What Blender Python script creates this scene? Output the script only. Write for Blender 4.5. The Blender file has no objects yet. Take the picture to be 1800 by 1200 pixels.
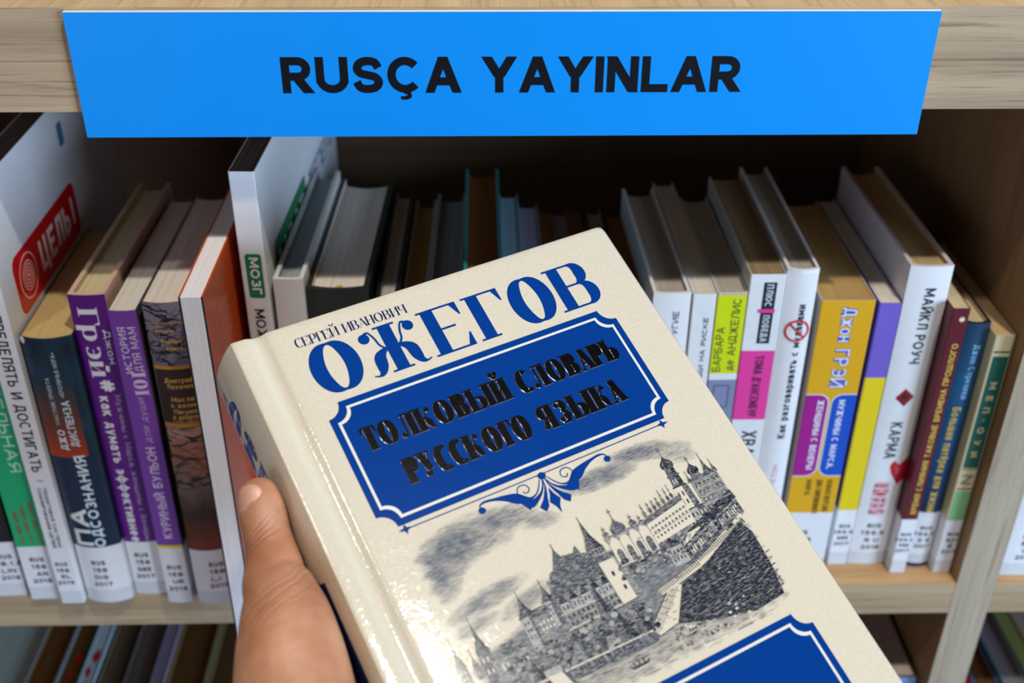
import bpy, bmesh, math, random
from math import sin, cos, pi, radians, sqrt, atan2
from mathutils import Vector, Matrix
from mathutils.geometry import tessellate_polygon

# ------------------------------------------------------------------ scene, camera, world, lights
scene = bpy.context.scene
COL = scene.collection
ZC = 1.30                                   # camera height above the floor (m)
cam_data = bpy.data.cameras.new('camera')
cam = bpy.data.objects.new('camera', cam_data)
COL.objects.link(cam)
cr = Vector((0.9996737563, -0.0249763997, 0.0053442013))
cu = Vector((0.0085442228, 0.5241884540, 0.8515594289))
cd = Vector((0.0240702573, 0.8512359510, -0.5242308447))
CAM = Vector((0, -0.478, ZC))
cam.matrix_world = Matrix(((cr.x, cu.x, -cd.x, CAM.x), (cr.y, cu.y, -cd.y, CAM.y), (cr.z, cu.z, -cd.z, CAM.z), (0, 0, 0, 1)))
cam_data.sensor_width = 36
cam_data.lens = 39.226
cam_data.clip_start = .02
cam_data.dof.use_dof = True
cam_data.dof.focus_distance = .465
cam_data.dof.aperture_fstop = 7.5
scene.camera = cam

vs = scene.view_settings
vs.view_transform = 'Standard'
vs.look = 'None'
vs.exposure = -0.1
vs.gamma = 1.0
vs.use_curve_mapping = False

world = bpy.data.worlds.new('world')
scene.world = world
world.use_nodes = True
wbg = world.node_tree.nodes['Background']
wbg.inputs['Color'].default_value = (.80, .86, 1.0, 1)
wbg.inputs['Strength'].default_value = .07


def area_light(name, loc, target, size, power, color, shape='DISK', size_y=None):
    l = bpy.data.lights.new(name, 'AREA')
    l.shape = shape
    l.size = size
    if size_y:
        l.size_y = size_y
    l.energy = power
    l.color = color
    o = bpy.data.objects.new(name, l)
    COL.objects.link(o)
    o.location = (loc[0], loc[1], loc[2] + ZC)
    d = Vector(target) - Vector(loc)
    o.rotation_euler = d.to_track_quat('-Z', 'Y').to_euler()
    return o


area_light('ceiling_spot', (.42, -.57, 1.42), (0, -.05, -.3), .075, 20, (1.0, .93, .80))
area_light('ceiling_spot_far', (-.55, -.62, 1.42), (-.1, 0, -.3), .09, 6, (1.0, .90, .78))
area_light('window_daylight', (1.9, -1.5, -.05), (0, 0, -.35), 1.2, 74, (.54, .74, 1.0), 'RECTANGLE', .9)
area_light('window_daylight_left', (-1.3, -2.0, -.1), (0, 0, -.35), 1.2, 12, (.76, .78, 1.0), 'RECTANGLE', .9)


# ------------------------------------------------------------------ helpers
def s2l(c):
    return tuple(((v / 255) / 12.92 if v / 255 <= .04045 else ((v / 255 + .055) / 1.055) ** 2.4) for v in c)


MATS = {}


def N(nt, kind, **kw):
    n = nt.nodes.new(kind)
    for k, v in kw.items():
        setattr(n, k, v)
    return n


def base_mat(name):
    m = bpy.data.materials.new(name)
    m.use_nodes = True
    nt = m.node_tree
    return m, nt, nt.nodes['Principled BSDF']


def mat(rgb, rough=.45, var=.05, metallic=0, coat=0, spec=.5):
    """plain printed / painted stock: sRGB 0-255 colour with a faint mottle"""
    key = ('p', tuple(rgb), rough, var, metallic, coat, spec)
    if key in MATS:
        return MATS[key]
    m, nt, b = base_mat('stock_%d_%d_%d' % tuple(rgb))
    c = s2l(rgb)
    tc = N(nt, 'ShaderNodeTexCoord')
    no = N(nt, 'ShaderNodeTexNoise')
    no.inputs['Scale'].default_value = 160
    no.inputs['Detail'].default_value = 3
    nt.links.new(tc.outputs['Object'], no.inputs['Vector'])
    mx = N(nt, 'ShaderNodeMix', data_type='RGBA')
    nt.links.new(no.outputs['Fac'], mx.inputs['Factor'])
    mx.inputs[6].default_value = tuple(v * (1 - var) for v in c) + (1,)
    mx.inputs[7].default_value = tuple(min(1, v * (1 + var)) for v in c) + (1,)
    nt.links.new(mx.outputs[2], b.inputs['Base Color'])
    b.inputs['Roughness'].default_value = rough
    b.inputs['Metallic'].default_value = metallic
    b.inputs['Specular IOR Level'].default_value = spec
    b.inputs['Coat Weight'].default_value = coat
    MATS[key] = m
    return m


def paper(rgb, lines=2600, contrast=.16):
    """edge of a page block: fine lines that run along the leaves"""
    key = ('pg', tuple(rgb), lines)
    if key in MATS:
        return MATS[key]
    m, nt, b = base_mat('page_edges_%d_%d_%d' % tuple(rgb))
    c = s2l(rgb)
    tc = N(nt, 'ShaderNodeTexCoord')
    mp = N(nt, 'ShaderNodeMapping')
    mp.inputs['Scale'].default_value = (lines, 7, 7)
    no = N(nt, 'ShaderNodeTexNoise')
    no.inputs['Scale'].default_value = 1
    no.inputs['Detail'].default_value = 4
    nt.links.new(tc.outputs['Object'], mp.inputs['Vector'])
    nt.links.new(mp.outputs['Vector'], no.inputs['Vector'])
    rp = N(nt, 'ShaderNodeValToRGB')
    rp.color_ramp.elements[0].position = .3
    rp.color_ramp.elements[0].color = tuple(v * (1 - contrast * 1.6) for v in c) + (1,)
    rp.color_ramp.elements[1].position = .62
    rp.color_ramp.elements[1].color = tuple(min(1, v * (1 + contrast * .3)) for v in c) + (1,)
    nt.links.new(no.outputs['Fac'], rp.inputs['Fac'])
    nt.links.new(rp.outputs['Color'], b.inputs['Base Color'])
    bp = N(nt, 'ShaderNodeBump')
    bp.inputs['Strength'].default_value = .25
    bp.inputs['Distance'].default_value = .0003
    nt.links.new(no.outputs['Fac'], bp.inputs['Height'])
    nt.links.new(bp.outputs['Normal'], b.inputs['Normal'])
    b.inputs['Roughness'].default_value = .8
    b.inputs['Specular IOR Level'].default_value = .2
    MATS[key] = m
    return m


def wood(name, axis, light, dark, fine=1.0, bands=True):
    """oak laminate; the grain runs along the axis 0/1/2 of world space"""
    m, nt, b = base_mat(name)
    tc = N(nt, 'ShaderNodeTexCoord')

    def stretched(along, across, detail, seed):
        mp = N(nt, 'ShaderNodeMapping')
        sc = [across] * 3
        sc[axis] = along
        mp.inputs['Scale'].default_value = sc
        mp.inputs['Location'].default_value = (seed, seed * 1.7, seed * .6)
        no = N(nt, 'ShaderNodeTexNoise')
        no.inputs['Scale'].default_value = 1
        no.inputs['Detail'].default_value = detail
        no.inputs['Roughness'].default_value = .6
        no.inputs['Distortion'].default_value = .25
        nt.links.new(tc.outputs['Object'], mp.inputs['Vector'])
        nt.links.new(mp.outputs['Vector'], no.inputs['Vector'])
        return no
    soft = stretched(4, 90, 4, 3.1)
    pores = stretched(16, 620 * fine, 3, 7.7)
    crack = stretched(7, 210, 5, 12.3)
    r1 = N(nt, 'ShaderNodeValToRGB')
    l, d = s2l(light), s2l(dark)
    r1.color_ramp.elements[0].position = .30
    r1.color_ramp.elements[0].color = tuple(.45 * a + .55 * c for a, c in zip(d, l)) + (1,)
    r1.color_ramp.elements[1].position = .66
    r1.color_ramp.elements[1].color = tuple(l) + (1,)
    nt.links.new(soft.outputs['Fac'], r1.inputs['Fac'])
    last = r1.outputs['Color']
    for no, lo, hi, amt in ((pores, .30, .46, .55), (crack, .26, .37, .8)):
        mr = N(nt, 'ShaderNodeMapRange')
        mr.inputs['From Min'].default_value = hi
        mr.inputs['From Max'].default_value = lo
        mr.inputs['To Min'].default_value = 0
        mr.inputs['To Max'].default_value = amt
        nt.links.new(no.outputs['Fac'], mr.inputs['Value'])
        mx = N(nt, 'ShaderNodeMix', data_type='RGBA')
        nt.links.new(mr.outputs['Result'], mx.inputs['Factor'])
        nt.links.new(last, mx.inputs[6])
        mx.inputs[7].default_value = tuple(d) + (1,)
        last = mx.outputs[2]
    nt.links.new(last, b.inputs['Base Color'])
    bp = N(nt, 'ShaderNodeBump')
    bp.inputs['Strength'].default_value = .5
    bp.inputs['Distance'].default_value = .0004
    nt.links.new(pores.outputs['Fac'], bp.inputs['Height'])
    nt.links.new(bp.outputs['Normal'], b.inputs['Normal'])
    b.inputs['Roughness'].default_value = .55
    b.inputs['Specular IOR Level'].default_value = .35
    return m


class MB:
    """collects polygons, builds them as ONE mesh object"""

    def __init__(self):
        self.v, self.f, self.m, self.mats, self.sm = [], [], [], [], []

    def mi(self, m):
        if m not in self.mats:
            self.mats.append(m)
        return self.mats.index(m)

    def add(self, verts, faces, m, smooth=False):
        o = len(self.v)
        self.v.extend(tuple(p) for p in verts)
        k = self.mi(m)
        for f in faces:
            self.f.append(tuple(i + o for i in f))
            self.m.append(k)
            self.sm.append(smooth)

    def box(self, x0, x1, y0, y1, z0, z1, m, ms=None):
        v = [(x, y, z) for z in (z0, z1) for y in (y0, y1) for x in (x0, x1)]
        fs = dict(bottom=(0, 2, 3, 1), top=(4, 5, 7, 6), front=(0, 1, 5, 4), back=(2, 6, 7, 3), left=(0, 4, 6, 2), right=(1, 3, 7, 5))
        for k, f in fs.items():
            self.add([v[i] for i in f], [(0, 1, 2, 3)], (ms or {}).get(k, m))

    def build(self, name, parent=None, bevel=0, seg=2):
        me = bpy.data.meshes.new(name)
        me.from_pydata(self.v, [], self.f)
        for m in self.mats:
            me.materials.append(m)
        me.polygons.foreach_set('material_index', self.m)
        me.polygons.foreach_set('use_smooth', self.sm)
        me.update()
        o = bpy.data.objects.new(name, me)
        COL.objects.link(o)
        if parent:
            o.parent = parent
        if bevel:
            md = o.modifiers.new('bevel', 'BEVEL')
            md.width = bevel
            md.segments = seg
            md.limit_method = 'ANGLE'
        return o


def empty(name, loc, label, cat, group=None, rz=0):
    o = bpy.data.objects.new(name, None)
    o.empty_display_size = .02
    COL.objects.link(o)
    o.location = loc
    o.rotation_euler = (0, 0, rz)
    o['label'] = label
    o['category'] = cat
    if group:
        o['group'] = group
    return o


def fill(outline, holes=()):
    """triangulate a 2-D outline with holes -> verts, tris"""
    loops = [[Vector((p[0], p[1], 0)) for p in outline]] + [[Vector((p[0], p[1], 0)) for p in h] for h in holes]
    tris = tessellate_polygon(loops)
    flat = [(p.x, p.y) for l in loops for p in l]
    return flat, [tuple(t) for t in tris]


# ------------------------------------------------------------------ lettering engine (own stroke letters)
G = {
 'А': (.98, 'd 0 0 .5 1 tf|d .5 1 1 0 kl|s .2 .3 .8 .3'), 'Б': (.8, 's 0 0 0 1|h 0 1 .92 -|b 0 0 .56 1'),
 'В': (.82, 's 0 0 0 1|b 0 .52 1 .9|b 0 0 .52 1'), 'Г': (.7, 's 0 0 0 1|h 0 1 1 -'),
 'Д': (.98, 's .18 .1 .3 1|s .3 1 .84 1|s .84 .1 .84 1|s 0 .1 1 .1|s 0 -.14 0 .1|s 1 -.14 1 .1'),
 'Е': (.76, 's 0 0 0 1|h 0 1 1 -|h 0 0 1 +|s 0 .52 .82 .52'),
 'Ж': (1.3, 's .5 0 .5 1|d 0 1 .5 .5 tf|d 1 1 .5 .5 tf|d 0 0 .5 .5 kf|d 1 0 .5 .5 kf'),
 'З': (.76, 'a .45 .75 .5 .25 150 -90|a .45 .26 .55 .26 90 -150'),
 'И': (.9, 's 0 0 0 1|s 1 0 1 1|d 0 0 1 1 t'), 'Й': (.9, 's 0 0 0 1|s 1 0 1 1|d 0 0 1 1 t|c .25 1.3 .5 1.17 .75 1.3'),
 'К': (.86, 's 0 0 0 1|d 0 .42 .95 1 tl|d .3 .58 1 0 kl'),
 'Л': (.92, 's 1 0 1 1|s .27 1 1 1|c .27 1 .25 .45 .18 .1 0 .02'), 'М': (1.08, 's 0 0 0 1|s 1 0 1 1|d 0 1 .5 .1 k|d 1 1 .5 .1 t'),
 'Н': (.88, 's 0 0 0 1|s 1 0 1 1|s 0 .52 1 .52'), 'О': (1.02, 'a .5 .5 .5 .5 0 360'), 'П': (.88, 's 0 0 0 1|s 1 0 1 1|s 0 1 1 1'),
 'Р': (.78, 's 0 0 0 1|b 0 .44 1 1'), 'С': (.92, 'a .52 .5 .52 .5 48 312'), 'Т': (.85, 's .5 0 .5 1|h .5 1 1 -|h .5 1 0 -'),
 'У': (.88, 'd 0 1 .52 .33 kf|c 1 1 .62 .3 .42 .06 .1 .02'), 'Ф': (1.1, 's .5 -.04 .5 1.04|a .5 .52 .5 .36 0 360'),
 'Х': (.88, 'd 0 1 1 0 kfl|d 0 0 1 1 tfl'), 'Ц': (.95, 's 0 0 0 1|s .86 0 .86 1|s 0 0 1 0|s 1 -.2 1 0'),
 'Ч': (.82, 's 1 0 1 1|c 0 1 .01 .66 .15 .47 .5 .42 1 .5'), 'Ш': (1.2, 's 0 0 0 1|s .5 0 .5 1|s 1 0 1 1|s 0 0 1 0'),
 'Щ': (1.28, 's 0 0 0 1|s .45 0 .45 1|s .9 0 .9 1|s 0 0 1 0|s 1 -.2 1 0'), 'Ы': (1.12, 's 0 0 0 1|b 0 0 .56 .66|s 1 0 1 1'),
 'Ь': (.78, 's 0 0 0 1|b 0 0 .56 1'), 'Э': (.92, 'a .48 .5 .52 .5 132 -132|s .35 .5 1 .5'),
 'Ю': (1.28, 's 0 0 0 1|s 0 .5 .34 .5|a .67 .5 .33 .5 0 360'), 'Я': (.82, 's 1 0 1 1|b 1 .44 1 0|d .5 .44 0 0 kl'),
 'R': (.84, 's 0 0 0 1|b 0 .45 1 .93|d .45 .45 1 0 k'), 'U': (.88, 's 0 .36 0 1|a .5 .36 .5 .36 180 360|s 1 .36 1 1'),
 'S': (.88, 'c .95 .76 .8 .95 .5 1 .2 .93 .07 .74 .2 .57 .5 .5 .8 .43 .95 .26 .82 .07 .5 0 .18 .05 .03 .26'), 'Ç': (.94, 'a .52 .5 .52 .5 42 318|v .54 -.02 .09 .5 -.12 .09 .64 -.16 .11 .66 -.27 .12 .48 -.33 .11 .32 -.31 .08'),
 'A': (.98, 'd 0 0 .5 1 tf|d .5 1 1 0 kl|s .22 .27 .78 .27'), 'Y': (.92, 'd 0 1 .5 .42 k|d 1 1 .5 .42 t|s .5 0 .5 .44'),
 'I': (.0, 's .5 0 .5 1'), 'N': (.86, 's 0 0 0 1|s 1 0 1 1|d 0 1 1 0 k'), 'L': (.74, 's 0 0 0 1|s 0 0 1 0'),
 'G': (.94, 'a .5 .5 .5 .5 48 330|s .55 .46 1 .46|s 1 .12 1 .46'), 'E': (.76, 's 0 0 0 1|s 0 1 1 1|s 0 0 1 0|s 0 .52 .9 .52'),
 'D': (.84, 's 0 0 0 1|b 0 0 1 1'), 'V': (.9, 'd 0 1 .5 0 k|d 1 1 .5 0 t'), 'B': (.82, 's 0 0 0 1|b 0 .52 1 .9|b 0 0 .52 1'),
 '0': (.7, 'a .5 .5 .5 .5 0 360'), '1': (.4, 's .7 0 .7 1|d 0 .74 .7 1 t'), '2': (.72, 'a .5 .7 .48 .3 170 -25|d .93 .57 0 0 t|s 0 0 1 0'),
 '5': (.7, 's .08 .5 .14 1|s .14 1 .92 1|a .45 .32 .53 .32 125 -150'), '7': (.7, 's 0 1 1 1|d 1 1 .3 0 k'),
 '8': (.7, 'a .5 .75 .44 .25 0 360|a .5 .26 .5 .26 0 360'), '9': (.7, 'a .5 .68 .5 .32 0 360|c 1 .68 .95 .3 .7 .02 .2 0'),
 '6': (.7, 'a .5 .32 .5 .32 0 360|c 0 .32 .05 .7 .3 .98 .8 1'),
 '.': (.0, 'o .5 .08 .09'), ',': (.0, 'o .5 .06 .09|c .55 .05 .55 -.1 .4 -.18'), '·': (.0, 'o .5 .5 .1'), "'": (.0, 's .5 .72 .5 1'), '!': (.7, 's .5 .32 .5 1|o .5 .08 .1'),
 '#': (.9, 's .2 0 .35 1|s .65 0 .8 1|s 0 .33 .95 .33|s .05 .68 1 .68'), '-': (.4, 's 0 .42 1 .42'), '«': (.6, 'c .45 .65 .1 .4 .45 .15|c .95 .65 .6 .4 .95 .15'), '»': (.6, 'c .05 .65 .4 .4 .05 .15|c .55 .65 .9 .4 .55 .15'),
 'а': (.66, 's 1 0 1 .45|a .5 .23 .5 .23 0 360|a .5 .47 .5 .25 0 150'), 'е': (.7, 's 0 .37 1 .37|a .5 .36 .5 .36 0 315'),
 'о': (.72, 'a .5 .36 .5 .36 0 360'), 'с': (.66, 'a .52 .36 .52 .36 48 312'), 'р': (.7, 's 0 -.3 0 .72|a .5 .36 .5 .36 0 360'),
 'у': (.68, 'd 0 .72 .5 0 k|d 1 .72 .35 -.3 t'), 'б': (.72, 'a .5 .3 .5 .3 0 360|c 0 .3 .06 .75 .4 .95 .9 1'), 'ф': (.95, 's .5 -.3 .5 1|a .5 .36 .5 .34 0 360'),
 'д': (.74, 's .2 .08 .3 .72|s .3 .72 .82 .72|s .82 .08 .82 .72|s 0 .08 1 .08|s 0 -.15 0 .08|s 1 -.15 1 .08'),
 'й': (.68, 's 0 0 0 .72|s 1 0 1 .72|d 0 0 1 .72 t|c .25 1 .5 .87 .75 1'), 'ё': (.7, 's 0 .37 1 .37|a .5 .36 .5 .36 0 315|o .28 .95 .08|o .72 .95 .08'),
}
for _c in 'вгзиклмнптхчшщьыэюяжц':
    _w, _s = G[_c.upper()]
    _out = []
    for _st in _s.split('|'):
        _p = _st.split()
        _a = _p[1:]
        _yi = {'s': (1, 3), 'd': (1, 3), 'h': (1,), 'b': (1, 2), 'a': (1, 3), 'o': (1,)}.get(_p[0])
        if _p[0] == 'c':
            _yi = range(1, len(_a), 2)
        for _i in _yi:
            _a[_i] = '%.3f' % (float(_a[_i]) * .72)
        _out.append(' '.join([_p[0]] + _a))
    G[_c] = (_w * .78, '|'.join(_out))
# high-contrast letters that need their own drawing
DID = {
 'Ж': (1.26, 's .5 0 .5 1|v .06 .86 .1 .17 .96 .05 .25 .8 .05 .29 .62 .05 .4 .5 .05 .5 .5 .05|o .075 .845 .105|v .94 .86 .1 .83 .96 .05 .75 .8 .05 .71 .62 .05 .6 .5 .05 .5 .5 .05|o .925 .845 .105|'
             'v .5 .52 .05 .33 .49 .1 .2 .37 .21 .165 .18 .2 .12 .05 .12 .04 .0 .05 -.05 .03 .03|v .5 .52 .05 .67 .49 .1 .8 .37 .21 .835 .18 .2 .88 .05 .12 .96 .0 .05 1.05 .03 .03'),
 'К': (1.04, 's 0 0 0 1|v .93 .86 .1 .82 .96 .05 .7 .82 .05 .58 .6 .05 .4 .5 .05 .1 .5 .05|o .92 .845 .085|v .3 .5 .05 .52 .47 .12 .68 .3 .22 .78 .12 .17 .95 .0 .05 1.1 .04 .03'),
 'Л': (1.06, 's 1 0 1 1|s .3 1 1 1|v .4 1 .05 .4 .6 .05 .38 .3 .05 .3 .06 .05 .1 -.01 .05|o .06 .1 .095'),
 'Ы': (1.42, 's 0 0 0 1|b 0 0 .56 .6|s 1 0 1 1'),
 'Ь': (.86, 's 0 0 0 1|b 0 0 .56 1'),
 'У': (.86, 'd 0 1 .56 .3 kf|v 1 1 .04 .62 .33 .04 .5 .1 .05 .34 .0 .05 .2 .02 .05|o .18 .1 .1|s .82 1 1.1 1'),
 'Я': (.98, 's 1 0 1 1|b 1 .48 1 .05|v .62 .48 .05 .4 .44 .08 .3 .26 .15 .22 .07 .11 .06 .0 .05|o .04 .09 .07'),
 'З': (.88, 'v .06 .8 .08 .15 .97 .05 .45 1 .05 .78 .92 .16 .86 .76 .24 .74 .58 .14 .4 .52 .05|v .4 .52 .05 .8 .46 .16 .93 .27 .26 .8 .07 .16 .45 0 .05 .12 .04 .05 .02 .2 .08|o .09 .83 .09|o .08 .18 .09'),
 'Ч': (.82, 's 1 0 1 1|v .0 1 .22 .0 .66 .2 .15 .46 .1 .5 .42 .05 1 .5 .05'),
 'И': (.92, 's 0 0 0 1|s 1 0 1 1|d .05 .02 .95 .98 t'),
 'Й': (.92, 's 0 0 0 1|s 1 0 1 1|d .05 .02 .95 .98 t|v .22 1.34 .05 .34 1.2 .09 .5 1.15 .12 .66 1.2 .09 .78 1.34 .05|o .24 1.32 .09|o .76 1.32 .09'),
}


KERN = {'С': (0, -.12), 'А': (-.12, -.1), 'Л': (-.1, 0), 'Г': (0, -.1), 'Т': (-.03, -.06), 'К': (0, -.06), 'У': (.02, -.06), 'Р': (0, -.06)}


def catmull(p, n=7):
    out = []
    for i in range(len(p) - 1):
        a, b, c, d = p[max(i - 1, 0)], p[i], p[i + 1], p[min(i + 2, len(p) - 1)]
        for k in range(n):
            t = k / n
            out.append(tuple(.5 * (2 * q + (r - o) * t + (2 * o - 5 * q + 4 * r - s) * t * t + (3 * q - o - 3 * r + s) * t ** 3) for o, q, r, s in zip(a, b, c, d)))
    out.append(p[-1])
    return out


def strip(pts, widths, closed=False):
    n = len(pts)
    v, f = [], []
    for i in range(n):
        a = pts[(i - 1) % n] if (closed or i) else pts[i]
        b = pts[(i + 1) % n] if (closed or i < n - 1) else pts[i]
        dx, dy = b[0] - a[0], b[1] - a[1]
        l = sqrt(dx * dx + dy * dy) or 1
        nx, ny = -dy / l, dx / l
        w = widths[i] / 2
        v += [(pts[i][0] + nx * w, pts[i][1] + ny * w), (pts[i][0] - nx * w, pts[i][1] - ny * w)]
    for i in range(n - (0 if closed else 1)):
        j = (i + 1) % n
        f.append((2 * i, 2 * i + 1, 2 * j + 1, 2 * j))
    return v, f


def glyph(ch, h, w, wf, style, hair=.16):
    """one letter at height h, stem w (in h), width factor wf -> list of (verts, faces), advance width"""
    did = style == 'did'
    spec = (DID.get(ch) if did else None) or G.get(ch)
    if spec is None:
        return [], .4 * wf
    thick = w
    thin = max(.028, w * hair) if did else w
    W = max(spec[0] * wf, thick)
    hx, hy = thick / 2, thin / 2
    out = []

    def P(x, y):
        return (hx + x * (W - 2 * hx), hy + y * (1 - 2 * hy))

    def wid(dx, dy):
        if not did:
            return w
        l = sqrt(dx * dx + dy * dy) or 1
        return thin + (thick - thin) * (abs(dy) / l) ** 1.6

    def add(v, f):
        out.append((v, f))

    def seg(a, b, wd, ext, clamp):
        dx, dy = b[0] - a[0], b[1] - a[1]
        l = sqrt(dx * dx + dy * dy) or 1
        ux, uy = dx / l, dy / l
        a2 = (a[0] - ux * ext, a[1] - uy * ext)
        b2 = (b[0] + ux * ext, b[1] + uy * ext)
        v, f = strip([a2, b2], [wd, wd])
        if clamp:
            v = [(x, min(max(y, clamp[0]), clamp[1])) for x, y in v]
        add(v, f)

    for st in spec[1].split('|'):
        q = st.split()
        k = q[0]
        fl = ''
        if k in 'dh':
            fl = q[-1] if not q[-1].replace('.', '').replace('-', '').isdigit() or q[-1] == '-' else ''
        nums = [float(x) for x in q[1:] if x not in (fl,) or x.replace('.', '', 1).isdigit()]
        if k == 's' or k == 'd':
            a, b = P(nums[0], nums[1]), P(nums[2], nums[3])
            lo, hi = min(nums[1], nums[3]), max(nums[1], nums[3])
            if k == 'd' and did:
                wd = thin if 't' in fl else thick * .92
            else:
                wd = wid(b[0] - a[0], b[1] - a[1])
            clamp = (0 if lo >= 0 else -9, 1 if hi <= 1 else 9)
            if hi == .72:
                clamp = (clamp[0], .72 * (1 - 2 * hy) + 2 * hy)
            if k == 'd' and not did and abs(b[1] - a[1]) > .5 * abs(b[0] - a[0]):
                # slanted stroke with level ends
                l = sqrt((b[0] - a[0]) ** 2 + (b[1] - a[1]) ** 2)
                hw_ = min(wd * l / abs(b[1] - a[1]) / 2, wd * .75)
                sl = (b[0] - a[0]) / (b[1] - a[1])
                top_ = .72 if hi == .72 else 1
                q2 = []
                for e, yy in ((a, nums[1]), (b, nums[3])):
                    ny = 0 if yy == 0 else (top_ * (1 - 2 * hy) + 2 * hy if yy == top_ else e[1])
                    q2.append((e[0], ny))
                add([(q2[0][0] - hw_, q2[0][1]), (q2[0][0] + hw_, q2[0][1]), (q2[1][0] + hw_, q2[1][1]), (q2[1][0] - hw_, q2[1][1])], [(0, 1, 2, 3)])
                continue
            seg(a, b, wd, (hy if did else hx), clamp)
            if did:
                ends = []
                if k == 's' and abs(nums[0] - nums[2]) < .05:
                    ends = [(a, nums[1]), (b, nums[3])]
                if k == 'd':
                    ends = ([(a, nums[1])] if 'f' in fl else []) + ([(b, nums[3])] if 'l' in fl else [])
                for e, yy in ends:
                    if yy in (0, 1):
                        s = (thick * .5 + .085 if wd > thin * 2 else .13) * (wf ** .5)
                        seg((e[0] - s, e[1]), (e[0] + s, e[1]), thin, 0, None)
        elif k == 'h':
            a, b = P(nums[0], nums[1]), P(nums[2], nums[1])
            if did:
                b = (nums[2] * W, b[1])
            seg(a, b, thin, hx if not did else 0, (0, 1))
            if did:
                sg = -1 if fl == '-' else 1
                dr = 1 if b[0] > a[0] else -1
                e = (b[0], b[1])
                bw = min(.17, .2 * W)
                add([(e[0] - dr * bw, e[1]), (e[0], e[1] - sg * thin / 2), (e[0], e[1] + sg * .27), (e[0] - dr * .03, e[1] + sg * .27)], [(0, 1, 2, 3)])
        elif k in 'abcv':
            if k == 'a':
                cx, cy, rx, ry, a0, a1 = nums
                n = max(8, int(abs(a1 - a0) / 9))
                full = abs(a1 - a0) >= 360
                pts = [P(cx + rx * cos(radians(a0 + (a1 - a0) * i / n)), cy + ry * sin(radians(a0 + (a1 - a0) * i / n))) for i in range(n if full else n + 1)]
            elif k == 'b':
                full = False
                x0, y0, y1, x1 = nums
                sg = 1 if x1 > x0 else -1
                r = min(.62 * abs(x1 - x0), .5 * (y1 - y0) / max(W, .2) * 1.15)
                xm = x1 - sg * r
                pts = [P(x0, y1)] + [P(xm + sg * r * sin(pi * i / 14), (y0 + y1) / 2 + (y1 - y0) / 2 * cos(pi * i / 14)) for i in range(15)] + [P(x0, y0)]
            elif k == 'c':
                full = False
                pts = catmull([P(nums[i], nums[i + 1]) for i in range(0, len(nums), 2)])
            else:
                full = False
                tri = catmull([P(nums[i], nums[i + 1]) + (nums[i + 2],) for i in range(0, len(nums), 3)])
                pts = [t[:2] for t in tri]
                v, f = strip(pts, [t[2] * (thick / .24 if t[2] > .06 else 1) * (1 if t[2] > .06 else thin / .05) for t in tri])
                add(v, f)
                continue
            ws = []
            m = len(pts)
            for i in range(m):
                a = pts[(i - 1) % m] if (full or i) else pts[i]
                b = pts[(i + 1) % m] if (full or i < m - 1) else pts[i]
                ws.append(wid(b[0] - a[0], b[1] - a[1]))
            v, f = strip(pts, ws, full)
            add(v, f)
        elif k == 'o':
            c = P(nums[0], nums[1])
            r = nums[2] * (thick / .24) ** .5 if did else max(nums[2], w * .62)
            n = 14
            add([(c[0] + r * cos(2 * pi * i / n), c[1] + r * sin(2 * pi * i / n)) for i in range(n)], [tuple(range(n))])
    return [([(x * h, y * h) for x, y in v], f) for v, f in out], W


def lettering(text, h, length=None, w=.16, style='sans', track=None, slant=0, hair=.16):
    """-> list of (verts2d, faces), total length.  Baseline at y=0, starts at x=0"""
    tr = track if track is not None else (.17 if style == 'sans' else .12)

    def kern(ch):
        return KERN.get(ch, (0, 0)) if style == 'did' and len(text) > 1 else (0, 0)

    def total(wf):
        t = 0
        for ch in text:
            t += glyph(ch, 1, w, wf, style, hair)[1] + tr * wf + sum(kern(ch)) * wf
        return t - tr * wf
    wf = 1.0
    if length:
        for _ in range(6):
            wf *= (length / h) / total(wf)
    x = 0
    polys = []
    for ch in text:
        g, adv = glyph(ch, h, w, wf, style, hair)
        x += kern(ch)[0] * wf * h
        for k, (v, f) in enumerate(g):      # strokes of one letter lie a few microns apart
            polys.append(([(px + x + py * slant, py) for px, py in v], f, k))
        x += (adv + (tr + kern(ch)[1]) * wf) * h
    return polys, x - tr * wf * h


# ------------------------------------------------------------------ books
MM = .001
ZS = -.4645                                 # shelf surface (camera-relative z)
WHITE = (226, 226, 226)
LABELW = mat((226, 227, 230), .35)
LABELT = mat((205, 210, 214), .25)
INK = mat((26, 28, 34), .6)


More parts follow.
